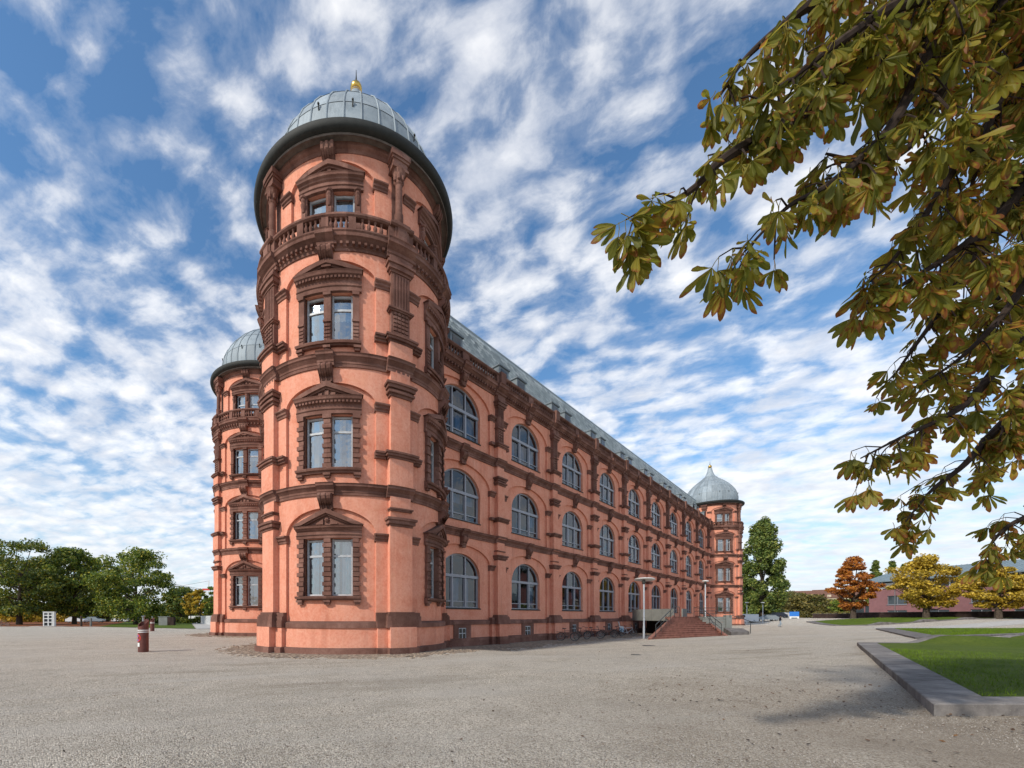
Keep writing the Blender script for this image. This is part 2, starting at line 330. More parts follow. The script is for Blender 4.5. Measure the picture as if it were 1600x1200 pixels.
# ------------------------------------------------------------------ mesh helpers
class MB:
    """collects verts and faces; F maps (along, outward, up) to local coordinates"""
    def __init__(s, F=None): s.v = []; s.f = []; s.g = []; s.F = F or (lambda u, v, z: (u, -v, z))
    def raw(s, vs, fs):
        o = len(s.v); s.g.append((o, o + len(vs), len(s.f), len(s.f) + len(fs)))
        s.v += [tuple(p) for p in vs]; s.f += [tuple(i + o for i in f) for f in fs]
    def pieces(s, name, m, smooth=False, eps=.012):
        """one mesh for each group of shapes that touch, highest first"""
        bb = [(np.array(s.v[a:b]).min(0) - eps, np.array(s.v[a:b]).max(0) + eps) for a, b, _, _ in s.g]; n = len(bb); lab = list(range(n))
        def root(i):
            while lab[i] != i: i = lab[i]
            return i
        for i in range(n):
            for j in range(i):
                if (bb[i][0] <= bb[j][1]).all() and (bb[j][0] <= bb[i][1]).all(): lab[root(i)] = root(j)
        out = {}
        for i in range(n): out.setdefault(root(i), []).append(i)
        res = []
        for ids in out.values():
            q = MB(s.F)
            for i in ids:
                a, b, c, d = s.g[i]; q.raw(s.v[a:b], [tuple(k - a for k in f) for f in s.f[c:d]])
            res.append(q)
        res.sort(key=lambda q: -max(v[2] for v in q.v))
        return [q.mesh(name, m, smooth) for q in res]
    def strip(s, us, zlo, zhi, v0, v1, caps=True):
        """solid band over the samples us, between the curves zlo and zhi, from depth v0 (back) to v1 (front)"""
        g = lambda q, u: q(u) if callable(q) else q
        vs, fs = [], []
        for u in us:
            a, b = g(zlo, u), g(zhi, u); b = max(b, a + 1e-3)
            p0, p1 = g(v0, u), g(v1, u)
            vs += [s.F(u, p1, a), s.F(u, p1, b), s.F(u, p0, b), s.F(u, p0, a)]
        for i in range(len(us) - 1):
            j, q = 4 * i, 4 * i + 4
            for a in range(4):
                c = (a + 1) % 4; fs.append((j + a, q + a, q + c, j + c))
        if caps:
            n = 4 * (len(us) - 1); fs += [(0, 1, 2, 3), (n + 3, n + 2, n + 1, n)]
        s.raw(vs, fs); return s
    def box(s, u0, u1, v0, v1, z0, z1, n=1): return s.strip(lin(u0, u1, n), z0, z1, v0, v1)
    def sweep(s, prof, path, caps=True, closed=False):
        m = len(prof); vs = [s.F(u, v + dv, z) for u, dv in path for v, z in prof]; fs = []
        N = len(path)
        for i in range(N if closed else N - 1):
            j, q = i * m, ((i + 1) % N) * m
            for a in range(m - 1): fs.append((j + a, q + a, q + a + 1, j + a + 1))
        if caps and not closed: fs += [tuple(range(m)), tuple(range((N - 1) * m + m - 1, (N - 1) * m - 1, -1))]
        s.raw(vs, fs); return s
    def lathe(s, prof, n=12, c=(0, 0, 0), a0=0, a1=None):
        full = a1 is None; a1 = 2 * math.pi if full else a1
        m = len(prof); vs = []; cnt = n if full else n + 1
        for i in range(cnt):
            a = a0 + (a1 - a0) * i / n
            vs += [(c[0] + r * math.sin(a), c[1] - r * math.cos(a), c[2] + z) for r, z in prof]
        fs = []
        for i in range(n):
            j, q = i * m, ((i + 1) % cnt) * m
            for a in range(m - 1): fs.append((j + a, q + a, q + a + 1, j + a + 1))
        s.raw(vs, fs); return s
    def tube(s, pts, rad, n=6, cap=True):
        pts = [Vector(p) for p in pts]; rad = rad if isinstance(rad, (list, tuple)) else [rad] * len(pts)
        vs, fs = [], []
        up = None
        for i, p in enumerate(pts):
            t = (pts[min(i + 1, len(pts) - 1)] - pts[max(i - 1, 0)]).normalized()
            if up is None: up = t.orthogonal().normalized()
            up = (up - t * up.dot(t))
            up = up.normalized() if up.length > 1e-6 else t.orthogonal().normalized()
            w = t.cross(up)
            for a in range(n):
                q = 2 * math.pi * a / n; vs.append(p + (up * math.cos(q) + w * math.sin(q)) * rad[i])
        for i in range(len(pts) - 1):
            for a in range(n):
                c = (a + 1) % n; fs.append((i * n + a, i * n + c, i * n + n + c, i * n + n + a))
        if cap: fs += [tuple(range(n - 1, -1, -1)), tuple(range((len(pts) - 1) * n, len(pts) * n))]
        s.raw(vs, fs); return s
    def torus(s, c, ax, R, r, n=20, m=6):
        ax = Vector(ax).normalized(); e = ax.orthogonal().normalized(); w = ax.cross(e); c = Vector(c)
        vs, fs = [], []
        for i in range(n):
            q = 2 * math.pi * i / n; d = e * math.cos(q) + w * math.sin(q)
            for j in range(m):
                p = 2 * math.pi * j / m; vs.append(c + d * (R + r * math.cos(p)) + ax * (r * math.sin(p)))
        for i in range(n):
            for j in range(m):
                a, b = (i + 1) % n, (j + 1) % m; fs.append((i * m + j, a * m + j, a * m + b, i * m + b))
        s.raw(vs, fs); return s
    def hexa(s, p):     # 8 corners: bottom 4 then top 4
        s.raw(p, [(3, 2, 1, 0), (4, 5, 6, 7), (0, 1, 5, 4), (1, 2, 6, 5), (2, 3, 7, 6), (3, 0, 4, 7)]); return s
    def cube(s, x0, x1, y0, y1, z0, z1):
        return s.hexa([(x0, y0, z0), (x1, y0, z0), (x1, y1, z0), (x0, y1, z0), (x0, y0, z1), (x1, y0, z1), (x1, y1, z1), (x0, y1, z1)])
    def mesh(s, name, m, smooth=False):
        me = bpy.data.meshes.new(name); me.from_pydata(s.v, [], s.f); me.materials.append(MATS[m])
        if smooth:
            me.polygons.foreach_set('use_smooth', [True] * len(me.polygons))
            me.set_sharp_from_angle(angle=R_(38))
        me.update(); return me


def lin(a, b, n): return [a + (b - a) * i / n for i in range(n + 1)]


def link(name, data, parent=None, loc=(0, 0, 0), rz=0.0):
    o = bpy.data.objects.new(name, data); COL.objects.link(o)
    o.location = loc; o.rotation_euler = (0, 0, rz)
    if parent is not None: o.parent = parent
    return o


def tag(o, label, cat, group=None):
    o['label'] = label; o['category'] = cat
    if group: o['group'] = group
    return o


def thing(name, label, cat, loc=(0, 0, 0), rz=0.0, group=None):
    return tag(link(name, None, None, loc, rz), label, cat, group)


def struct(o): o['kind'] = 'structure'; return o
def stuff(o): o['kind'] = 'stuff'; return o


def quads_mesh(name, V, m, per=4):
    """V: (n,4,3) separate quads"""
    n = len(V); me = bpy.data.meshes.new(name)
    me.vertices.add(n * per); me.vertices.foreach_set('co', np.ascontiguousarray(V, np.float32).ravel())
    me.loops.add(n * per); me.loops.foreach_set('vertex_index', np.arange(n * per, dtype=np.int32))
    me.polygons.add(n); me.polygons.foreach_set('loop_start', np.arange(0, n * per, per, dtype=np.int32))
    me.polygons.foreach_set('loop_total', np.full(n, per, np.int32))
    me.materials.append(MATS[m]); me.update(calc_edges=True); me.validate(); return me


def smooth01(a, b, x):
    t = np.clip((np.asarray(x, float) - a) / (b - a), 0, 1); return t * t * (3 - 2 * t)


# ------------------------------------------------------------------ layout of the palace
TC = np.array([-2.8316, 22.0576])                       # axis of the near tower
D1 = np.array([0.72691, 0.68673]); N1 = np.array([0.68673, -0.72691])
WANG = math.atan2(D1[1], D1[0])
TC_FAR = TC + D1 * 81.15
TC_BACK = np.array([-12.678, 38.192])
RT = 4.5                                                # tower radius
B = 7.8915                                              # bay of the wing


def ground_z(x, y):
    dx, dy = x - TC[0], y - TC[1]
    s = dx * D1[0] + dy * D1[1]; v = dx * N1[0] + dy * N1[1]
    dip = -0.36 * smooth01(1.5, 8, s) * (1 - smooth01(45, 72, s)) * smooth01(-8, -2, v) * (1 - smooth01(5, 17, v))
    rise = 1.15 * smooth01(74, 94, x) * smooth01(25, 45, y)
    return dip + rise


def at(px, py, Y):
    return Vector(((px - CX) / FPX * Y, Y, EYE + (HY - py) / FPX * Y))


# ------------------------------------------------------------------ ground
def build_ground():
    xs = np.r_[-4000, -1500, -600, -300, np.arange(-160, -40, 8), np.arange(-40, 110, 1.0), np.arange(112, 200, 8), 300, 600, 1500, 4000]
    ys = np.r_[-300, -60, -20, np.arange(-10, 90, 1.0), np.arange(92, 200, 8), 300, 600, 1500, 5000]
    X, Y = np.meshgrid(xs, ys); Z = ground_z(X, Y)
    Z = Z + 0.015 * np.sin(X * 0.9 + Y * 0.5) * np.sin(Y * 0.7 - X * 0.3)
    V = np.stack([X, Y, Z], -1).reshape(-1, 3); nx = len(xs)
    F = [(j * nx + i, j * nx + i + 1, (j + 1) * nx + i + 1, (j + 1) * nx + i) for j in range(len(ys) - 1) for i in range(nx - 1)]
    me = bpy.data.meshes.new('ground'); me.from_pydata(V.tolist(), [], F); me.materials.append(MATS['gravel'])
    me.polygons.foreach_set('use_smooth', [True] * len(F)); me.update()
    g = struct(link('ground', me)); g['label'] = 'wide pale gravel forecourt in front of the palace'


build_ground()


# ------------------------------------------------------------------ tower pieces (built facing -Y at angle 0, then turned)
def FT(R): return lambda u, v, z: ((R + v) * math.sin(u / R), -(R + v) * math.cos(u / R), z)


HB = RT * R_(38.5)                      # half a bay, along the arc
BAY = R_(77)
A_REC, A_WIN = 2.02, 1.06                # half widths of the blind arch and of the window opening
R3 = RT - 0.28                          # top storey is set back
FLOORS = [dict(z0=1.36, sill=2.16, g0=2.46, g1=4.90, ent=5.40, apex=6.08, imp=5.06, zs=6.66, R=RT, at=6.16, kind=0),
          dict(z0=7.08, sill=7.50, g0=7.84, g1=10.12, ent=10.80, apex=11.36, imp=10.58, zs=12.02, R=RT, at=11.42, kind=1),
          dict(z0=12.50, sill=12.84, g0=13.14, g1=15.26, ent=16.02, apex=16.50, imp=15.80, zs=16.90, R=RT, at=16.56, kind=2),
          dict(z0=17.40, sill=17.85, g0=18.05, g1=19.82, ent=20.40, apex=20.92, imp=20.25, zs=21.50, R=R3, at=21.02, kind=3)]
T_MESH = {}


def ell(u, a, z0, rise): return z0 + rise * math.sqrt(max(0.0, 1 - (u / a) ** 2))


def tower_meshes():
    M_ = T_MESH
    arcs = lambda a, n: [a * math.sin(math.pi * (i / n - 0.5)) for i in range(n + 1)]
    for i, f in enumerate(FLOORS):
        R = f['R']; F = FT(R); k = R / RT; hb = HB * k; ar, aw = A_REC * k, A_WIN
        # wall of one bay with its opening and the blind arch in front
        w = MB(F); zb, zt = f['z0'] - 0.06, f['zs'] + 0.15
        if i == 0: zb = 1.2
        w.box(-hb, -aw, -0.42, 0, zb, zt, 6).box(aw, hb, -0.42, 0, zb, zt, 6)
        w.box(-aw, aw, -0.42, 0, zb, f['g0'], 6).box(-aw, aw, -0.42, 0, f['g1'], zt, 6)
        d = 0.13
        for s in (-1, 1): w.strip(lin(s * ar, s * hb, 4) if s > 0 else lin(-hb, -ar, 4), zb, zt, 0.002, d)
        w.strip(arcs(ar, 22), lambda u: ell(u, ar, f['imp'], f['at'] - f['imp']), zt, 0.002, d)
        M_['wall%d' % i] = w.mesh('wall', 'stucco')
        # impost blocks at the springing
        q = MB(F); z = f['imp']
        pr = [(0.0, z - 0.30), (0.17, z - 0.28), (0.17, z - 0.20), (0.22, z - 0.16), (0.22, z - 0.08), (0.30, z - 0.02), (0.30, z + 0.04), (0.0, z + 0.07)]
        p0, p1 = hb - 0.40 * k, ar - 0.06
        for s in (-1, 1):
            us = lin(p1, p0, 2) if s > 0 else lin(-p0, -p1, 2)
            q.sweep(pr, [(u, 0.0) for u in us])
        M_['imp%d' % i] = q.pieces('impost', 'sandstone')
        # ---- window surround
        fr = MB(F); jw = 0.21
        xo = aw + jw + 0.06
        zt0 = f['g1']
        fr.box(-xo, -aw, -0.36, 0.10, f['g0'] - 0.06, zt0 + 0.02, 3).box(aw, xo, -0.36, 0.10, f['g0'] - 0.06, zt0 + 0.02, 3)
        fr.box(-0.15, 0.15, -0.30, 0.09, f['g0'] - 0.06, zt0 + 0.02, 2)
        fr.box(-aw, aw, -0.35, -0.18, zt0 - 0.05, zt0 + 0.03, 4)
        # entablature
        e0, e1 = zt0, f['ent']; h = e1 - e0
        pr = [(0.0, e0), (0.13, e0), (0.13, e0 + .22 * h), (0.17, e0 + .26 * h), (0.12, e0 + .32 * h), (0.12, e0 + .60 * h), (0.18, e0 + .66 * h),
              (0.20, e0 + .74 * h), (0.28, e0 + .82 * h), (0.30, e0 + .93 * h), (0.33, e0 + h), (0.0, e0 + h + 0.03)]
        path = [(u, 0.0) for u in lin(-xo - 0.10, xo + 0.10, 12)]
        fr.sweep(pr, path)
        if i in (1, 2):                                      # dentils under the cornice
            for u in lin(-xo + 0.02, xo - 0.02, 17): fr.box(u - 0.045, u + 0.045, 0.1, 0.255, e0 + .62 * h, e0 + .74 * h)
        M_['win%d' % i] = fr.mesh('window', 'sandstone')
        # pediment: raking mouldings, field and a small ornament
        p = MB(F); pw, az = xo + 0.16, f['apex']
        top = lambda u: e1 + 0.035 + (az - e1 - 0.03) * (1 - abs(u) / pw)
        us = lin(-pw, 0, 7) + lin(0, pw, 7)[1:]
        p.strip(us, lambda u: max(e1 + 0.03, top(u) - 0.17), lambda u: top(u) + 0.02, 0.0, 0.30)
        p.strip(us, lambda u: max(e1 + 0.03, top(u) - 0.24), lambda u: max(e1 + 0.032, top(u) - 0.16), 0.0, 0.21)
        p.strip(lin(-pw * .62, 0, 4) + lin(0, pw * .62, 4)[1:], e1 + 0.03, lambda u: max(e1 + 0.04, top(u) - 0.2), 0.0, 0.10)
        zc = e1 + 0.40 * (az - e1)
        if i == 0:
            c = F(0, 0.12, zc - 0.02); p.lathe([(0.0, -0.11), (0.07, -0.08), (0.115, 0), (0.07, 0.08), (0.0, 0.11)], 8, c)
            for s in (-1, 1): p.strip(lin(s * .15, s * .45, 3) if s > 0 else lin(-.45, -.15, 3), e1 + .06, lambda u: e1 + .09 + .28 * (1 - abs(u) / .5), .08, .17)
        else:
            for s in (-.28, 0, .28): p.box(s - .08, s + .08, .08, .17, e1 + .06, zc + (.06 if s == 0 else -.04))
        M_['ped%d' % i] = p.mesh('pediment', 'sandstone')
        # sill on three small brackets
        sl = MB(F); s0, s1 = f['sill'], f['g0'] - 0.02
        pr = [(0, s0 + .12), (0.14, s0 + .12), (0.16, s0 + .2), (0.24, s1 - .1), (0.27, s1 - .02), (0.27, s1), (0, s1 + .03)]
        sl.sweep(pr, [(u, 0.0) for u in lin(-xo - .08, xo + .08, 10)])
        for u in (-xo + .08, 0, xo - .08):
            sl.box(u - .15, u + .15, 0, .20, s0 + .03, s0 + .13).box(u - .11, u + .11, 0, .14, s0 - .07, s0 + .04)
        M_['sill%d' % i] = sl.mesh('sill', 'sandstone')
        # rusticated or carved blocks along jambs and mullion
        blk = []
        if i < 2:
            n = 12 if i == 0 else 11
            hz = (zt0 - f['g0']) / n
            for j in range(n):
                z = f['g0'] + j * hz; big = j % 2 == 0
                for u0, u1 in ((-xo - (.05 if big else -.03), -aw + .0), (-.16 - (.025 if big else -.015), .16 + (.025 if big else -.015)), (aw - .0, xo + (.05 if big else -.03))):
                    b = MB(F); b.box(u0, u1, 0.05, .165 if big else .125, z + .018, z + hz - .018, 2)
                    blk.append(b)
        elif i == 2:
            for u0, u1 in ((-xo + .03, -aw - .02), (-.13, .13), (aw + .02, xo - .03)):
                for j in range(5):                            # carved panel at the foot, capital at the head
                    for q in range(3):
                        uu = u0 + (u1 - u0) * (q + .5) / 3; z = f['g0'] + .06 + j * .15
                        b = MB(F); b.box(uu - .036, uu + .036, .08, .135, z, z + .1); blk.append(b)
                b = MB(F); b.box(u0 - .04, u1 + .04, .08, .16, f['g0'] + .84, f['g0'] + .92, 1); blk.append(b)
                b = MB(F); b.box(u0 - .03, u1 + .03, .08, .17, zt0 - .16, zt0 - .04, 1); blk.append(b)
        else:
            for uc in (-(aw + xo) / 2, 0, (aw + xo) / 2):      # little herm figures at the head of each jamb
                c = F(uc, .13, zt0 - .36)
                b = MB(F); b.lathe([(0, -.34), (.05, -.32), (.10, -.16), (.13, -.02), (.08, .06), (.11, .14), (.09, .24), (.14, .27), (.15, .33), (0, .34)], 8, c); blk.append(b)
                b = MB(F); b.box(uc - .10, uc + .10, .08, .14, f['g0'], zt0 - .72); blk.append(b)
        M_['blk%d' % i] = [b.mesh('block', 'sandstone') for b in blk]
        j = MB(F)
        for b in blk: j.raw(b.v, b.f)
        M_['blkj%d' % i] = j.mesh('block_course', 'sandstone')
        # sashes, panes and curtains of the two lights
        sash = MB(F); zt_ = f['g0'] + (f['g1'] - f['g0']) * (.70 if i < 3 else .52)
        M_['pane%d' % i] = []
        for s in (-1, 1):
            a, b = (.15, aw) if s > 0 else (-aw, -.15)
            for u0, u1, z0, z1 in ((a, a + .07, f['g0'], zt0), (b - .07, b, f['g0'], zt0), (a + .07, b - .07, f['g0'], f['g0'] + .08), (a + .07, b - .07, zt0 - .12, zt0 - .04), (a + .07, b - .07, zt_ - .045, zt_ + .045)):
                sash.box(u0, u1, -.24, -.15, z0, z1, 2)
            for z0, z1 in ((f['g0'] + .08, zt_ - .045), (zt_ + .045, zt0 - .12)):
                g = MB(F); us = lin(a + .07, b - .07, 3)
                g.raw([F(u, -.20, z) for u in us for z in (z0, z1)], [(2 * q, 2 * q + 2, 2 * q + 3, 2 * q + 1) for q in range(3)])
                M_['pane%d' % i].append(g.mesh('pane', 'glass'))
        M_['sash%d' % i] = sash.mesh('sash', 'frame_light')
        M_['curt%d' % i] = []
        for spans in (((-aw, -.62, 1), (-.5, -.1, 1), (.1, .42, 1), (.55, aw, 1)), ((-aw, -.2, 1), (.2, .5, 1), (.8, aw, 1)), ((-aw, -.75, 1), (-.35, -.2, 1), (.2, aw, .45)), ((-aw, -.2, .6), (.2, aw, .85))):
            cu = MB(F)
            for a, b, hh in spans:
                us = lin(a, b, 14); zl = f['g1'] + .02 - (f['g1'] - f['g0'] + .04) * hh
                cu.raw([F(u, -.40 - .035 * math.sin(u * 55) - .02 * math.sin(u * 23 + z), z) for u in us for z in (zl, f['g1'] + .02)],
                       [(2 * q, 2 * q + 2, 2 * q + 3, 2 * q + 1) for q in range(14)])
            M_['curt%d' % i].append(cu.mesh('curtain', 'curtain', True))
        # pilaster of this storey, at the bay's edge (built at angle 0)
        pl = MB(F); cp = MB(F); pm = 'stucco'
        if i == 0:
            pl.strip(lin(-.50, .50, 4), 1.75, 5.45, 0.1, .42)
            pl.strip(lin(-.46, .46, 4), 5.4, 6.70, 0.1, .36)
            for z, h, o in ((5.42, .10, .46), (5.52, .16, .54), (5.68, .10, .60), (6.08, .07, .44), (6.15, .06, .48)): cp.box(-.46 - (o - .42), .46 + (o - .42), .1, o, z, z + h, 4)
            for z, h, o in ((1.12, .30, .62), (1.42, .18, .60), (1.60, .08, .56), (1.68, .10, .50)): cp.box(-.52 - (o - .46), .52 + (o - .46), .1, o, z, z + h, 4)
            for s in (-1, 1):
                for z, h, o in ((1.12, .30, .40), (1.42, .18, .37), (1.60, .16, .30)):
                    a, b = .55 + (o - .3), 1.02; cp.box(*((a, b) if s > 0 else (-b, -a)), .1, o, z, z + h, 2)
        elif i == 1:
            pl.strip(lin(-.52, .52, 4), 7.0, 8.34, 0.1, .46)
            pl.strip(lin(-.44, .44, 4), 8.3, 10.95, 0.1, .36)
            pl.strip(lin(-.44, .44, 4), 10.9, 12.1, 0.1, .34)
            for z, h, o in ((8.28, .09, .50), (8.37, .10, .58), (8.47, .08, .63), (8.55, .07, .46), (10.95, .12, .42), (11.07, .10, .50), (11.17, .07, .44), (11.27, .14, .52), (11.41, .09, .58)): cp.box(-.44 - (o - .36), .44 + (o - .36), .1, o, z, z + h, 4)
            for s in (-1, 1):
                for z, h, o in ((8.28, .09, .27), (8.37, .10, .35), (8.47, .08, .40)): cp.box(*((.62, 1.08) if s > 0 else (-1.08, -.62)), .1, o, z, z + h, 2)
        elif i == 2:
            pm = 'sandstone'
            pl.strip(lin(-.42, .42, 4), 13.5, 16.25, 0.1, .33)
            for u in lin(-.33, .33, 5): pl.box(u - .035, u + .035, .3, .365, 14.78, 16.2)
            for j in range(6):
                for u in (-.26, -.09, .09, .26): pl.box(u - .065, u + .065, .3, .38, 13.62 + j * .17, 13.62 + j * .17 + .10)
            for z, h, o in ((14.60, .06, .42), (14.66, .07, .47), (13.22, .09, .46), (13.31, .10, .55), (13.41, .08, .60), (16.25, .10, .38), (16.35, .20, .46), (16.55, .10, .52), (16.70, .22, .40)): cp.box(-.42 - (o - .33), .42 + (o - .33), .1, o, z, z + h, 4)
            for s in (-1, 1):
                for z, h, o in ((13.22, .09, .27), (13.31, .10, .35), (13.41, .08, .40)): cp.box(*((.60, 1.08) if s > 0 else (-1.08, -.60)), .1, o, z, z + h, 2)
        else:
            c = F(0, .44, 0)                                   # free column on the balustrade
            pl.lathe([(0, 18.3), (.21, 18.3), (.21, 18.38), (.15, 18.45), (.19, 18.6), (.20, 18.95), (.14, 19.02), (.155, 19.08), (.145, 20.25), (0, 20.25)], 14, c)
            pl.box(-.19, .19, -.02, .16, 18.2, 21.4, 2)
            cp.lathe([(0, 20.2), (.15, 20.22), (.19, 20.28), (.15, 20.34), (.17, 20.5), (.24, 20.66), (.26, 20.72), (.30, 20.80), (0, 20.82)], 10, c)
            for q in range(6):
                an = q * math.pi / 3; cp.lathe([(0, 20.36), (.06, 20.40), (.07, 20.52), (.045, 20.64), (0, 20.66)], 6, (c[0] + .19 * math.cos(an), c[1] + .19 * math.sin(an), 0))
            for z, h, o in ((20.82, .10, .64), (20.92, .26, .60), (21.18, .10, .65), (21.28, .22, .70)): cp.box(-.30 - (o - .6), .30 + (o - .6), .0, o, z, z + h, 2)
            pm = 'sandstone'
        M_['pil%d' % i] = pl.mesh('pilaster', pm, i == 3); M_['cap%d' % i] = cp.pieces('capital', 'sandstone')
        if i == 2:
            lo = MB(F); lo.strip(lin(-.50, .50, 4), 12.44, 13.3, .1, .44); M_['ped_low2'] = lo.mesh('pedestal', 'stucco')
        # scrolled bracket at the crown of the blind arch
        br = MB(F); z = f['zs']
        if i < 3: prb = [(0.1, z - .62), (.20, z - .60), (.24, z - .48), (.22, z - .40), (.34, z - .34), (.48, z - .20), (.52, z - .08), (.46, z + .04), (.1, z + .05)]
        else: prb = [(0.0, z - .62), (.14, z - .60), (.18, z - .42), (.26, z - .36), (.40, z - .22), (.44, z - .06), (.44, z + .04), (0, z + .05)]
        wd = [(-.27, 0), (.27, 0)]
        br.sweep(prb, wd)
        for u in (-.2, 0, .2): br.sweep([(a + .03 if a > .12 else a, b) for a, b in prb[1:-1]], [(u - .05, 0), (u + .05, 0)])
        br.box(-.20, .20, .1, .26, z - .70, z - .60)
        M_['bra%d' % i] = br.mesh('bracket', 'sandstone')


tower_meshes()


def ring_path(bumps, R, n=120, amp=.2):
    """closed path round a tower with steps outwards; bumps: (angle, half width in metres)"""
    A = [2 * math.pi * i / n for i in range(n)]; P = []
    ev = []
    for c, h in bumps:
        ev.append(((c - h / R) % (2 * math.pi), (c + h / R) % (2 * math.pi)))
    inside = lambda a: any((s <= a <= e) if s < e else (a >= s or a <= e) for s, e in ev)
    pts = [(a, amp if inside(a) else 0.0) for a in A]
    for s, e in ev:
        pts += [(s - 1e-4, 0.0), (s, amp), (e, amp), (e + 1e-4, 0.0)]
    pts.sort(key=lambda q: q[0])
    return [(a * R, d) for a, d in pts]


def dome_profile():
    return [(4.04, 0.0), (4.14, 0.55), (4.15, 1.15), (4.04, 1.78), (3.78, 2.42), (3.38, 3.06), (2.85, 3.72), (2.28, 4.26), (1.70, 4.72), (1.30, 5.04), (1.05, 5.30),
            (0.85, 5.56), (0.64, 5.95), (0.48, 6.4), (0.36, 6.9), (0.30, 7.2)]


BAL = MB(); BAL.lathe([(0, 0), (.075, 0), (.075, .05), (.045, .08), (.085, .2), (.09, .26), (.05, .36), (.04, .42), (.07, .46), (.07, .5), (0, .5)], 8)
BAL_MESH = BAL.mesh('baluster', 'sandstone', True)
DOME = {}


def dome_meshes():
    P = dome_profile(); N = 34; g = 2 * math.pi / N
    rows = [(0, 3), (3, 5), (5, 7), (7, 9), (9, 11)]
    DOME['panel'] = []
    for q, (a, b) in enumerate(rows):
        m = MB(); pr = P[a:b + 1]
        h = g / 2
        lap = 0.018
        pr2 = [(r + lap * (1 - j / (len(pr) - 1)), z) for j, (r, z) in enumerate(pr)]
        m.lathe(pr2, 3, (0, 0, 0), -h + .002, h - .002)
        m.raw([(pr2[0][0] * math.sin(t), -pr2[0][0] * math.cos(t), pr2[0][1]) for t in (-h, h)] + [((pr2[0][0] - .05) * math.sin(t), -(pr2[0][0] - .05) * math.cos(t), pr2[0][1]) for t in (-h, h)], [(0, 1, 3, 2)])
        DOME['panel'].append(m.mesh('roof_panel', 'zinc', True))
    s = MB(); pts = [(0, -(r + .02), z) for r, z in P[:11]]
    s.tube(pts, .04, 5); DOME['seam'] = s.mesh('seam', 'zinc', True)
    n = MB(); n.lathe([(r, z) for r, z in P[10:]] , 20); n.lathe([(1.12, 5.22), (1.16, 5.30), (1.04, 5.36)], 20)
    DOME['neck'] = n.mesh('neck', 'zinc', True)
    b = MB(); r = .31; b.lathe([(r * math.sin(t), -r * .85 * math.cos(t)) for t in lin(0, math.pi, 12)], 20, (0, 0, 7.46)); b.lathe([(.3, 7.06), (.34, 7.12), (.3, 7.18)], 16)
    DOME['ball'] = b.mesh('gilded_ball', 'gold', True)
    t = MB(); t.lathe([(.09, 7.7), (.05, 7.9), (.03, 8.1), (.012, 8.45), (0, 8.47)], 8); DOME['spike'] = t.mesh('spike', 'gutter', True)
    h = MB(); h.tube([(0, 0, 0), (0, -.10, .12), (0, -.12, .30)], .03, 5); h.lathe([(0, .26), (.05, .28), (.05, .34), (0, .36)], 6, (0, -.12, 0)); DOME['hook'] = h.mesh('roof_hook', 'gutter')


dome_meshes()
OBJ_N = [0]


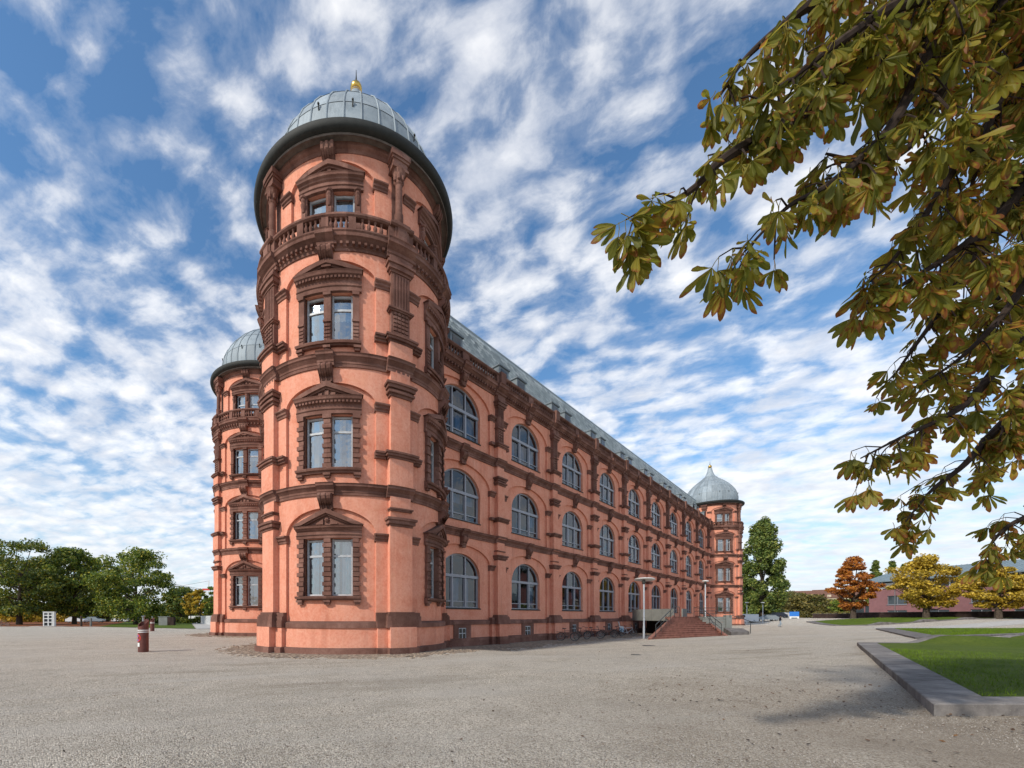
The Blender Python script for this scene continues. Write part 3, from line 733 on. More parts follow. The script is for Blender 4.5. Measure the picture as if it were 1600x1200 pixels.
def tower(label, pos, wins, pils, detail, gargoyle=None):
    t = thing('corner_tower', label, 'tower', (pos[0], pos[1], 0), 0, 'round corner towers of the palace')
    M_ = T_MESH; W0 = R_(-8.0)
    wa = [W0 + BAY * q for q in wins]; pa = [W0 + BAY * (q + .5) for q in pils]
    # plain wall where no bay is built: a thin drum just inside the bays
    for i, f in enumerate(FLOORS):
        d = MB(FT(f['R'])); R = f['R']; zb = 1.2 if i == 0 else f['z0'] - .06; zt = f['zs'] + .15
        a0 = wa[-1] + BAY / 2; a1 = wa[0] - BAY / 2 + 2 * math.pi
        d.strip([a * R for a in lin(a0, a1, 40)], zb, zt, -.42, .13)
        link('wall', d.mesh('wall', 'stucco'), t)
        for a in wa: link('wall', M_['wall%d' % i], t, rz=a)
        fl = MB(); fl.lathe([(0, zt - .3), (R - .43, zt - .3), (R - .43, zt - .05), (0, zt - .05)], 36); link('floor_slab', fl.mesh('floor_slab', 'room'), t)
    # plinth
    bump = [(a, .98) for a in pa]; bump2 = [(a, .50) for a in pa]
    p = MB(FT(RT)); p.sweep([(0.0, -.6), (.27, -.6), (.27, .22), (.22, .27), (0, .27)], ring_path([(a, 1.02) for a in pa], RT, amp=.2), closed=True, caps=False)
    for a in pa: p.strip(lin(a * RT - .62, a * RT + .62, 4), -.6, .27, .2, .74)
    link('plinth', p.mesh('plinth', 'sandstone'), t)
    p = MB(FT(RT)); p.sweep([(0.0, .2), (.16, .2), (.16, 1.14), (0, 1.14)], ring_path([(a, .98) for a in pa], RT, amp=.2), closed=True, caps=False)
    for a in pa: p.strip(lin(a * RT - .56, a * RT + .56, 4), .2, 1.14, .2, .66)
    link('plinth_wall', p.mesh('plinth_wall', 'stucco'), t)
    p = MB(FT(RT)); p.sweep([(0.0, 1.10), (.22, 1.11), (.22, 1.30), (.16, 1.36), (0, 1.39)], ring_path([(a, .98) for a in pa], RT, amp=.16), closed=True, caps=False)
    link('plinth_band', p.mesh('plinth_band', 'sandstone'), t)
    # string courses
    for z0, z1, big in ((6.66, 7.12, 0), (12.02, 12.54, 0), (16.88, 17.50, 1)):
        h = z1 - z0; w = .34 if not big else .52
        if not big: pr = [(.05, z0), (.18, z0), (.18, z0 + .24 * h), (.20, z0 + .26 * h), (.20, z0 + .44 * h), (.24, z0 + .54 * h), (.30, z0 + .68 * h), (.34, z0 + .74 * h), (.34, z0 + .9 * h), (.38, z0 + h), (.05, z0 + h + .05)]
        else: pr = [(.05, z0), (.18, z0), (.18, z0 + .18 * h), (.22, z0 + .24 * h), (.22, z0 + .42 * h), (.30, z0 + .52 * h), (.38, z0 + .64 * h), (.44, z0 + .70 * h), (.44, z0 + .92 * h), (.48, z0 + h), (-.4, z0 + h + .04)]
        c = MB(FT(RT)); c.sweep(pr, ring_path([(a, .60) for a in pa] + [(a, .34) for a in wa], RT, 144, .16), closed=True, caps=False)
        if big:
            for a in [2 * math.pi * q / 120 for q in range(120)]: c.box(a * RT - .05, a * RT + .05, .22, .36, z0 + .26 * h, z0 + .42 * h)
        link('string_course', c.mesh('string_course', 'sandstone'), t)
    # bays
    for i, f in enumerate(FLOORS):
        for a in wa:
            [link('impost', c_, t, rz=a) for c_ in M_['imp%d' % i]]; link('bracket', M_['bra%d' % i], t, rz=a)
            w = link('window', M_['win%d' % i], t, rz=a)
            link('pediment', M_['ped%d' % i], w); link('sill', M_['sill%d' % i], w); link('sash', M_['sash%d' % i], w); link('curtain', M_['curt%d' % i][(i + wins[wa.index(a)] * 3) % 4], w)
            for g in M_['pane%d' % i]: link('pane', g, w)
            if detail > 1:
                for b in M_['blk%d' % i]: link('block', b, w)
            else: link('block_course', M_['blkj%d' % i], w)
        for a in pa:
            q = link('pilaster' if i < 3 else 'column', M_['pil%d' % i], t, rz=a)
            for n_, c_ in enumerate(M_['cap%d' % i]): link('capital' if n_ == 0 else 'moulding', c_, q)
            if i == 2: link('pedestal', M_['ped_low2'], q)
    # balustrade round the top storey
    b = MB(FT(RT)); zb = 17.52
    full = ring_path([(a, .50) for a in pa], RT, 120, .12)
    b.sweep([(.12, zb), (.42, zb), (.42, zb + .10), (.12, zb + .10)], full, closed=True, caps=False)
    b.sweep([(.14, zb + .60), (.38, zb + .60), (.44, zb + .66), (.44, zb + .74), (.14, zb + .78), (.14, zb + .60)], full, closed=True, caps=False)
    for a in pa:
        b.strip(lin(a * RT - .55, a * RT + .55, 3), zb + .1, zb + .6, .14, .40)
        b.strip(lin(a * RT - .30, a * RT + .30, 3), zb, zb + .80, .16, .46); b.strip(lin(a * RT - .36, a * RT + .36, 3), zb + .80, zb + .86, .1, .50)
        b.strip(lin(a * RT - .20, a * RT + .20, 3), zb + .14, zb + .62, .44, .50)
    for a in wa:
        for c in (-1.05, 0, 1.05): b.strip(lin(a * RT + c - .14, a * RT + c + .14, 2), zb + .1, zb + .6, .16, .40)
    bo = link('balustrade', b.mesh('balustrade', 'sandstone'), t)
    for a in wa:
        for q in (-2.2, -1.95, -1.7, -1.45, -.83, -.62, -.41, -.2, .2, .41, .62, .83, 1.45, 1.7, 1.95, 2.2):
            an = a + q / RT; r = RT + .28
            link('baluster', BAL_MESH, bo, (r * math.sin(an), -r * math.cos(an), zb + .10), an)
    # frieze, soffit and eaves
    fz = MB(FT(R3)); fz.sweep([(0, 21.30), (.16, 21.30), (.20, 21.42), (.30, 21.50), (.30, 21.66), (0, 21.66)], ring_path([], R3, 96), closed=True, caps=False); link('frieze', fz.mesh('frieze', 'sandstone'), t)
    E0 = 5.07
    so = MB(); so.lathe([(R3 - .2, 21.62), (E0 - .30, 21.66)], 96); link('soffit', so.mesh('soffit', 'soffit', True), t)
    sr = MB(); sr.lathe([(E0 - .31, 21.68), (E0 - .31, 21.60), (E0 - .25, 21.58), (E0 - .24, 21.68)], 96); link('soffit_moulding', sr.mesh('soffit_moulding', 'soffit', True), t)
    ev = MB(); ev.lathe([(E0 - .26, 21.66), (E0 - .10, 21.68), (E0 - .02, 21.76), (E0 + .02, 21.88), (E0 + .0, 22.0), (E0 - .08, 22.07), (E0 - .16, 22.09)], 120)
    link('eaves_gutter', ev.mesh('eaves_gutter', 'gutter', True), t)
    sk = MB(); sk.lathe([(E0 - .14, 22.08), (4.02, 22.34), (3.9, 22.34)], 78); link('eaves_skirt', sk.mesh('eaves_skirt', 'zinc', True), t)
    # dome
    zd = 22.12
    core = MB(); core.lathe([(max(.02, r - .07), z) for r, z in dome_profile()], 52); dm = link('dome', core.mesh('dome', 'zinc', True), t, (0, 0, zd))
    N = 34
    for q in range(N):
        for j, me in enumerate(DOME['panel']):
            o = link('roof_panel', me, dm, (0, 0, (0.0 if q % 2 else -.0)), 2 * math.pi * (q + .5) / N)
        link('seam', DOME['seam'], dm, (0, 0, 0), 2 * math.pi * q / N)
    link('neck', DOME['neck'], dm); link('gilded_ball', DOME['ball'], dm); link('spike', DOME['spike'], dm)
    for q in range(0, N, 4):
        an = 2 * math.pi * (q + .5) / N; r = 4.02
        link('roof_hook', DOME['hook'], dm, (r * math.sin(an), -r * math.cos(an), 1.45), an)
    if gargoyle is not None:
        g = MB(FT(RT)); g.sweep([(.2, 12.5), (1.0, 12.62), (1.35, 12.86), (1.0, 13.0), (.2, 12.95)], [(-.16, 0), (.16, 0)]); link('gargoyle', g.mesh('gargoyle', 'sandstone'), t, rz=gargoyle)
    return t


tower('large round red corner tower with grey dome, closest to the camera', TC, (-1, 0, 1), (-1, 0, 1), 2)
tower('red round tower half hidden behind the big front tower', TC_BACK, (-1, 0), (-1, 0), 1)
tower('distant round tower at the far end of the long wing', TC_FAR, (0, 1), (-1, 0, 1), 1, R_(98))


# ------------------------------------------------------------------ the long wing
def build_wing():
    t = thing('palace_wing', 'long three storey red palace wing with arched windows and slate roof', 'palace', (TC[0], TC[1], 0), WANG)
    OFF = 0.75
    F = lambda u, v, z: (u, -(OFF + v), z)
    hb = B / 2; ao, ar = 2.02, 2.98
    c0 = 7.73
    FL = [dict(z0=1.36, sill=2.12, top=5.66, imp=5.06, at=6.22, zs=6.70), dict(z0=7.10, sill=7.82, top=11.10, imp=10.2, at=11.52, zs=12.05), dict(z0=12.5, sill=13.22, top=16.42, imp=15.45, at=16.72, zs=17.05)]
    arcs = lambda a, n: [a * math.sin(math.pi * (i / n - 0.5)) for i in range(n + 1)]
    wall = MB(F); imp = MB(F)
    wall.box(-hb, hb, -.5, .10, .2, 1.16)
    rise = 1.45
    for f in FL:
        sp = f['top'] - rise; f['sp'] = sp
        zb, zt = f['z0'] - .25, f['zs'] + .2
        wall.box(-hb, -ao, -.55, 0, zb, zt).box(ao, hb, -.55, 0, zb, zt).box(-ao, ao, -.55, 0, zb, f['sill'])
        wall.strip(arcs(ao, 24), lambda u: ell(u, ao, sp, rise), zt, -.55, 0)
        wall.box(-hb, -ar, .002, .13, zb, zt).box(ar, hb, .002, .13, zb, zt)
        wall.strip(arcs(ar, 26), lambda u: ell(u, ar, f['imp'], f['at'] - f['imp']), zt, .002, .13)
        z = f['imp']
        pr = [(0.0, z - .32), (.17, z - .30), (.17, z - .20), (.22, z - .16), (.22, z - .08), (.32, z - .02), (.32, z + .05), (0, z + .08)]
        for s in (-1, 1):
            a, b = ar - .06, hb - .44
            imp.sweep(pr, [(a, 0), (b, 0)] if s > 0 else [(-b, 0), (-a, 0)])
    wall_me, imp_me = wall.mesh('wall', 'stucco'), imp.pieces('impost', 'sandstone')
    # pilaster (three storeys share three meshes)
    pil, cap = [], []
    for i in range(3):
        p, c = MB(F), MB(F)
        if i == 0:
            p.box(-.52, .52, .1, .62, .2, 1.14).box(-.98, .98, .1, .32, .2, 1.14)
            p.strip([-.50, .50], 1.7, 5.5, .1, .46).strip([-.44, .44], 5.4, 6.75, .1, .38)
            for z, h, o in ((5.50, .10, .46), (5.60, .15, .54), (5.75, .10, .60), (6.12, .07, .44)): c.box(-.46 - (o - .42), .46 + (o - .42), .1, o, z, z + h)
            for z, h, o in ((1.06, .28, .66), (1.34, .18, .64), (1.52, .08, .60), (1.60, .10, .54)): c.box(-.54 - (o - .48), .54 + (o - .48), .1, o, z, z + h)
            c.box(-1.04, -.70, .1, .37, 1.06, 1.52).box(.70, 1.04, .1, .37, 1.06, 1.52)
            c.box(-.60, .60, .1, .70, -.8, .20).box(-1.06, 1.06, .1, .40, -.8, .20)
        elif i == 1:
            p.box(-.50, .50, .1, .50, 7.0, 8.2).box(-.42, .42, .1, .40, 8.15, 10.8).box(-.40, .40, .1, .36, 10.7, 12.1)
            for z, h, o in ((8.15, .09, .54), (8.24, .10, .62), (8.34, .09, .68), (10.75, .12, .46), (10.87, .10, .54), (11.05, .13, .50), (11.18, .12, .58)): c.box(-.44 - (o - .42), .44 + (o - .42), .1, o, z, z + h)
            c.box(-1.06, -.74, .1, .36, 8.24, 8.43).box(.74, 1.06, .1, .36, 8.24, 8.43)
        else:
            p.box(-.36, .36, .1, .36, 13.6, 16.3)
            for u in (-.26, -.09, .09, .26): p.box(u - .04, u + .04, .3, .40, 14.9, 16.2)
            for j in range(5):
                for u in (-.22, 0, .22): p.box(u - .08, u + .08, .3, .41, 13.75 + j * .19, 13.87 + j * .19)
            for z, h, o in ((14.72, .08, .44), (13.36, .09, .50), (13.45, .10, .58), (13.55, .09, .64), (16.2, .12, .42), (16.32, .2, .50), (16.52, .12, .56), (16.72, .3, .44)): c.box(-.40 - (o - .40), .40 + (o - .40), .1, o, z, z + h)
            c.box(-1.06, -.70, .1, .36, 13.45, 13.64).box(.70, 1.06, .1, .36, 13.45, 13.64)
        pil.append(p.mesh('pilaster', 'stucco' if i < 2 else 'sandstone')); cap.append(c.pieces('capital', 'sandstone'))
    lo2 = MB(F).box(-.48, .48, .1, .48, 12.4, 13.4).mesh('pedestal', 'stucco')
    bra = []
    for f in FL:
        z = f['zs']; b = MB(F)
        prb = [(.1, z - .58), (.22, z - .56), (.26, z - .44), (.24, z - .38), (.33, z - .32), (.44, z - .18), (.47, z - .06), (.42, z + .05), (.1, z + .06)]
        b.sweep(prb, [(-.26, 0), (.26, 0)])
        for u in (-.17, .17): b.sweep([(a + .03, q) for a, q in prb[1:-1]], [(u - .05, 0), (u + .05, 0)])
        b.box(-.20, .20, .1, .3, z - .68, z - .58); bra.append(b.mesh('bracket', 'sandstone'))
    # windows
    wins = []
    for f in FL:
        w = MB(F); sp = f['sp']; s0 = f['sill']; d0, d1 = -.30, -.18
        arch = lambda u: ell(u, ao, sp, rise)
        w.strip(arcs(ao, 24), lambda u: ell(u, ao * .955, sp - .0, rise * .93) if abs(u) < ao * .955 else sp, arch, d0, d1)
        w.box(-ao, -ao + .10, d0, d1, s0, sp).box(ao - .10, ao, d0, d1, s0, sp)
        w.box(-ao, ao, d0, d1 + .03, s0, s0 + .10).box(-ao, ao, d0, d1 + .06, sp - .09, sp + .09)
        x1 = .66
        for u in (-x1, x1):
            w.box(u - .075, u + .075, d0, d1 + .04, s0 + .1, sp - .09)
            w.strip(lin(u - .05, u + .05, 1), sp + .09, lambda q: arch(q) - .05, d0, d1 + .02)
        for a, b in ((-ao + .1, -x1 - .075), (-x1 + .075, x1 - .075), (x1 + .075, ao - .1)):
            w.box(a, b, d0, d1, s0 + .42, s0 + .48)
            w.box(a, a + .06, d0 - .02, d1 - .02, s0 + .1, sp - .09).box(b - .06, b, d0 - .02, d1 - .02, s0 + .1, sp - .09)
        sill = MB(F); sill.sweep([(-.18, s0 - .02), (.05, s0 - .06), (.05, s0 + .0), (-.18, s0 + .05)], [(-ao - .06, 0), (ao + .06, 0)])
        panes = []
        for a, b in ((-ao + .1, -x1 - .075), (-x1 + .075, x1 - .075), (x1 + .075, ao - .1)):
            for z0, z1 in ((s0 + .1, s0 + .42), (s0 + .48, sp - .09)):
                panes.append(MB(F).raw([F(a, -.24, z0), F(b, -.24, z0), F(b, -.24, z1), F(a, -.24, z1)], [(0, 1, 2, 3)]) or 0)
                m = MB(F); m.raw([F(a, -.24, z0), F(b, -.24, z0), F(b, -.24, z1), F(a, -.24, z1)], [(0, 1, 2, 3)]); panes[-1] = m.mesh('pane', 'glass_dark')
            m = MB(F); us = lin(a, b, 8)
            m.raw([F(u, -.24, z) for u in us for z in (sp + .09, max(sp + .1, arch(u) - .06))], [(2 * q, 2 * q + 2, 2 * q + 3, 2 * q + 1) for q in range(8)])
            panes.append(m.mesh('pane', 'glass_dark'))
        bls = []
        for spans in (((-1.75, -1.05, 1), (-.35, .45, .8), (1.0, 1.4, 1)), ((-1.8, -1.4, 1), (-.55, -.2, 1), (.9, 1.8, .5)), ((-1.9, -.75, .35), (-.55, .55, .35), (.75, 1.9, .35)), ((-1.85, -1.5, 1), (1.5, 1.85, 1)), ((-1.8, -.8, .9), (.1, .55, 1), (1.2, 1.8, .9))):
            bl = MB(F)
            for a, b, hh in spans:
                us = lin(a, b, 16); zl = sp - (sp - s0 - .1) * hh
                bl.raw([F(u, -.55 - .03 * math.sin(u * 30), z) for u in us for z in (zl, sp)], [(2 * q, 2 * q + 2, 2 * q + 3, 2 * q + 1) for q in range(16)])
            bls.append(bl.mesh('curtain', 'blind' if len(bls) != 3 else 'curtain'))
        wins.append((w.mesh('window', 'frame_grey'), sill.mesh('sill', 'gutter'), panes, bls))
    # cellar windows with stone surround
    cs = MB(F); cs.box(-.85, -.38, .1, .16, -.75, 1.08).box(.38, .85, .1, .16, -.75, 1.08).box(-.38, .38, .1, .16, -.75, .08).box(-.38, .38, .1, .16, .86, 1.08)
    cf = MB(F); cf.box(-.38, -.32, .1, .13, .08, .86).box(.32, .38, .1, .13, .08, .86).box(-.32, .32, .1, .13, .08, .14).box(-.32, .32, .1, .13, .8, .86).box(-.03, .03, .1, .13, .14, .8).box(-.32, .32, .1, .125, .48, .53)
    cg = MB(F); cg.box(-.33, .33, .1, .112, .1, .84)
    cs, cf, cg = cs.mesh('cellar_window', 'sandstone'), cf.mesh('sash', 'frame_light'), cg.mesh('pane', 'dark_glass')
    nb = 9
    for k in range(nb + 1):
        x = c0 + B * k
        link('wall', wall_me, t, (x, 0, 0)); [link('impost', c_, t, (x, 0, 0)) for c_ in imp_me]
        for i in range(3):
            if k < nb:
                link('bracket', bra[i], t, (x, 0, 0))
                w = link('window', wins[i][0], t, (x, 0, 0)); link('sill', wins[i][1], w); link('curtain', wins[i][3][(k * 3 + i * 2 + (k * i) % 3) % 5], w)
                for g in wins[i][2]: link('pane', g, w)
            q = link('pilaster', pil[i], t, (x + hb, 0, 0)); [link('capital' if n_ == 0 else 'moulding', c_, q) for n_, c_ in enumerate(cap[i])]
            if i == 2: link('pedestal', lo2, q)
        if k < 5:
            q = link('cellar_window', cs, t, (x, 0, 0)); link('sash', cf, q); link('pane', cg, q)
    u0, u1 = 3.6, 78.0
    def path(hw, hbr, amp):
        P = [(u0, 0.0)]
        for k in range(nb + 1):
            for c, h in ((c0 + B * k, hbr), (c0 + B * k + hb, hw)):
                if h: P += [(c - h, 0), (c - h, amp), (c + h, amp), (c + h, 0)]
        return [q for q in P if q[0] < u1] + [(u1, 0.0)]
    pb = MB(F); pb.sweep([(0, -.8), (.18, -.8), (.18, .14), (.14, .19), (0, .19)], path(0, 0, 0)); link('plinth', pb.mesh('plinth', 'sandstone'), t)
    pb = MB(F); pb.sweep([(0, 1.06), (.2, 1.07), (.2, 1.26), (.15, 1.33), (0, 1.37)], path(1.0, 0, .14)); link('plinth_band', pb.mesh('plinth_band', 'sandstone'), t)
    for z0, z1 in ((6.70, 7.16), (12.05, 12.56)):
        h = z1 - z0
        pr = [(.05, z0), (.20, z0), (.20, z0 + .24 * h), (.23, z0 + .26 * h), (.22, z0 + .44 * h), (.26, z0 + .54 * h), (.32, z0 + .68 * h), (.37, z0 + .74 * h), (.37, z0 + .9 * h), (.41, z0 + h), (-.3, z0 + h + .08)]
        c = MB(F).sweep(pr, path(.56, .30, .16)); link('string_course', c.mesh('string_course', 'sandstone'), t)
    z0, z1 = 17.02, 17.72; h = z1 - z0
    pr = [(.05, z0), (.20, z0), (.20, z0 + .18 * h), (.28, z0 + .24 * h), (.26, z0 + .42 * h), (.38, z0 + .52 * h), (.46, z0 + .64 * h), (.54, z0 + .70 * h), (.54, z0 + .92 * h), (.60, z0 + h), (-.9, z0 + h + .04)]
    c = MB(F).sweep(pr, path(.56, .32, .16))
    u = u0 + .3
    while u < u1 - .3: c.box(u - .06, u + .06, .26, .42, z0 + .26 * h, z0 + .42 * h); u += .28
    link('cornice', c.mesh('cornice', 'sandstone'), t)
    # balustrade, one length per bay
    zb = 17.76
    b = MB(F); b.box(-hb, hb, .12, .46, zb, zb + .10).sweep([(.14, zb + .60), (.40, zb + .60), (.48, zb + .67), (.48, zb + .75), (.14, zb + .78)], [(-hb, 0), (hb, 0)])
    for x, w in ((-hb, .55), (hb, .55), (0, .32)): b.box(max(x - w, -hb), min(x + w, hb), .14, .44, zb + .1, zb + .6)
    for x in (-hb, hb): b.box(max(x - .3, -hb), min(x + .3, hb), .2, .62, zb, zb + .86)
    bm = b.mesh('balustrade', 'sandstone')
    for k in range(nb + 1):
        x = c0 + B * k; o = link('balustrade', bm, t, (x, 0, 0))
        if k < nb:
            for q in range(11):
                for s in (-1, 1): link('baluster', BAL_MESH, o, (s * (.5 + q * .275), -(OFF + .29), zb + .1))
    # roof: steep slated slope, then a flat top
    P0, P1 = (-.55, 17.6), (-2.15, 22.75)
    r = MB(F); r.sweep([(-.5, 17.5), P0, P1, (-2.6, 22.9), (-9, 23.6), (-9, 17.5)], [(4.6, 0), (80.0, 0)])
    ro = link('roof', r.mesh('roof', 'slate'), t)
    L = math.hypot(P1[0] - P0[0], P1[1] - P0[1]); ax = np.array([(P1[0] - P0[0]) / L, (P1[1] - P0[1]) / L]); nrm = np.array([ax[1], -ax[0]])
    sh = []; pw, ph = .46, .30
    nr = int(L / ph)
    for j in range(nr):
        s0, s1 = j * ph, (j + 1.35) * ph
        for i in range(int(73.5 / pw)):
            ua = 4.2 + i * pw + (j % 2) * pw / 2; um = ua + pw / 2; ub = ua + pw
            a = np.array(P0) + ax * (s0 + .12) + nrm * .045; bt = np.array(P0) + ax * s0 + nrm * .05; tp = np.array(P0) + ax * min(s1, L) + nrm * .012
            jt = rnd.uniform(-.006, .012)
            sh.append([F(ua + .012, a[0] + jt, a[1]), F(um, bt[0] + jt, bt[1]), F(ub - .012, a[0] + jt, a[1]), F(ub - .012, tp[0], tp[1])])
            sh.append([F(ub - .012, tp[0], tp[1]), F(ua + .012, tp[0], tp[1]), F(ua + .012, a[0] + jt, a[1]), F(ub - .012, tp[0], tp[1])])
    V = np.array([s[:3] for s in sh[1::2]] + []); 
    quads = np.array([[s[0], s[1], s[2], s[3]] for s in sh[0::2]]); tri = np.array([[s[0], s[1], s[2], s[2]] for s in sh[1::2]])
    q5 = MB()
    for s in sh[0::2]:
        tl = None
    fs = []; vs = []
    for s, s2 in zip(sh[0::2], sh[1::2]):
        o = len(vs); vs += [s[0], s[1], s[2], s[3], s2[1]]; fs.append((o, o + 1, o + 2, o + 3, o + 4))
    me = bpy.data.meshes.new('shingles'); me.from_pydata(vs, [], fs); me.materials.append(MATS['shingle']); me.update()
    stuff(link('shingles', me, ro))
    rg = MB(); rg.tube([F(4.6, P1[0] - .05, P1[1] + .05), F(79.5, P1[0] - .05, P1[1] + .05)], .10, 6); link('ridge', rg.mesh('ridge', 'zinc'), ro)
    # dormers: pairs of small boxes at the foot of the roof
    dm = MB(F); dm.box(-.62, .62, -2.2, -.62, 18.7, 20.2).box(-.70, .70, -2.3, -.52, 20.2, 20.3)
    dg = MB(F); dg.box(-.40, .40, -.64, -.59, 19.25, 20.05)
    dmm, dgm = dm.mesh('dormer', 'dormer_zinc'), dg.mesh('pane', 'dark_glass')
    for k in range(nb + 1):
        for s in (-1.2, 1.2):
            o = link('dormer', dmm, ro, (c0 + B * k + s - .9, 0, 0)); 
            link('dormer_glass', dgm, ro, (c0 + B * k + s - .9, 0, 0))
    # rear volume and floors so that the rooms are closed
    core = MB(F); core.box(6.0, 80, -10, -5, -.6, 17.5); link('rear_block', core.mesh('rear_block', 'room'), t)
    fl = MB(F)
    for z in (1.3, 6.8, 12.2, 17.2): fl.box(3.0, 79, -5, -.52, z, z + .2)
    for k in range(nb + 1): fl.box(c0 + B * k + hb - .1, c0 + B * k + hb + .1, -5, -.55, 1.3, 17.3)
    link('floor_slab', fl.mesh('floor_slab', 'room'), t)
    return t


def m_shingle(k, b):
    r = k.new('ShaderNodeNewGeometry').outputs['Random Per Island']; a = k.noise(k.pos, .5, 4, .6)
    col = k.ramp(r, [(0, (.17, .205, .21)), (.5, (.33, .375, .37)), (1, (.50, .54, .52))])
    col = k.mix(k.ramp(a, [(.4, 0.0), (.7, .5)]), col, (.40, .45, .43))
    k.put(b.inputs['Base Color'], col); b.inputs['Roughness'].default_value = .5
mat('shingle', m_shingle)
build_wing()


def build_end_wall():
    """short end of the palace between the front tower and the one behind it"""
    d = TC_BACK - TC; L = float(np.hypot(*d)); a = math.atan2(-d[1], -d[0])
    t = thing('palace_end_wall', 'red end wall of the palace between the two towers', 'palace', (TC_BACK[0], TC_BACK[1], 0), a)
    F = lambda u, v, z: (u, -v, z)
    for nm, m, parts in (('wall', 'stucco', [(0, L, -1, 0, -.6, 17.3)]), ('string_course', 'sandstone', [(0, L, 0, .35, 6.7, 7.1), (0, L, 0, .35, 12.05, 12.5)]), ('cornice', 'sandstone', [(0, L, -1, .5, 17.3, 17.9)])):
        b = MB(F)
        for p in parts: b.box(*p)
        link(nm, b.mesh(nm, m), t)
    r = MB(F); r.sweep([(-.3, 17.9), (-2.2, 22.0), (-5, 22.3), (-5, 17.9)], [(0, 0), (L - 6.0, 0)]); link('roof', r.mesh('roof', 'slate'), t)


build_end_wall()


# ------------------------------------------------------------------ cobbled apron round the foot of the building
def build_apron():
    V = []; vs, fs = [], []
    def sett(x, y, ang, w, d, h):
        c, s = math.cos(ang), math.sin(ang); o = len(vs); z = float(ground_z(x, y))
        k = .82
        for sx, sy, kk, zz in [(-1, -1, 1, -.01), (1, -1, 1, -.01), (1, 1, 1, -.01), (-1, 1, 1, -.01), (-1, -1, k, h), (1, -1, k, h), (1, 1, k, h), (-1, 1, k, h)]:
            a, b = sx * w / 2 * kk, sy * d / 2 * kk; vs.append((x + a * c - b * s, y + a * s + b * c, z + zz))
        fs.extend([(o + 4, o + 5, o + 6, o + 7), (o, o + 1, o + 5, o + 4), (o + 1, o + 2, o + 6, o + 5), (o + 2, o + 3, o + 7, o + 6), (o + 3, o, o + 4, o + 7)])
    for C, r1 in ((TC, 7.0), (TC_BACK, 7.2)):
        r = RT + .5
        while r < r1:
            n = int(2 * math.pi * r / .19)
            for i in range(n):
                a = -2.2 + 4.3 * i / n * (2 * math.pi / 4.3); a = 2 * math.pi * i / n
                if not (-2.3 < (a + math.pi) % (2 * math.pi) - math.pi < 1.7): continue
                if r > r1 - 1.6 and rnd.random() < (r - r1 + 1.6) / 1.5: continue
                sett(C[0] + r * math.sin(a) + rnd.uniform(-.015, .015), C[1] - r * math.cos(a), a + rnd.uniform(-.1, .1), .175, .155, rnd.uniform(.012, .034))
            r += .175
    s = 3.2
    while s < 50:
        wv = 4.2 - 1.0 * min(1, s / 25)
        n = int(wv / .175)
        for j in range(n):
            v = 1.25 + j * .175
            p = TC + D1 * (s + (j % 2) * .09) + N1 * v
            if np.hypot(*(p - TC)) < 6.6: continue
            if j > n - 10 and rnd.random() < .1 * (j - n + 10): continue
            sett(p[0], p[1], WANG + rnd.uniform(-.1, .1), .17, .155, rnd.uniform(.012, .034))
        s += .19
    me = bpy.data.meshes.new('cobbles'); me.from_pydata(vs, [], fs); me.materials.append(MATS['sett']); me.update()
    b = MB()
    n = 60
    P = []
    for i in range(n + 1):
        a = -2.3 + 3.9 * i / n
        P.append([(TC[0] + r * math.sin(a), TC[1] - r * math.cos(a)) for r in (RT, 6.1 + .35 * math.sin(i * .9) + .2 * math.sin(i * 2.3))])
    for i in range(n):
        q = P[i] + P[i + 1]; b.raw([(x, y, float(ground_z(x, y)) + .012) for x, y in q], [(0, 1, 3, 2)])
    for i in range(40):
        for s0, s1 in ((3 + i * 1.17, 3 + (i + 1) * 1.17),):
            for va, vb in ((.8, 2.2), (2.2, 3.6 + .5 * math.sin(i * 1.3))):
                q = [TC + D1 * a + N1 * c for a in (s0, s1) for c in (va, vb)]
                b.raw([(p[0], p[1], float(ground_z(p[0], p[1])) + .016) for p in q], [(0, 1, 3, 2)])
    o = struct(link('pavement', b.mesh('pavement', 'joint'))); o['label'] = 'worn brown cobble strip along the palace foot'
    stuff(link('cobbles', me, o))


build_apron()


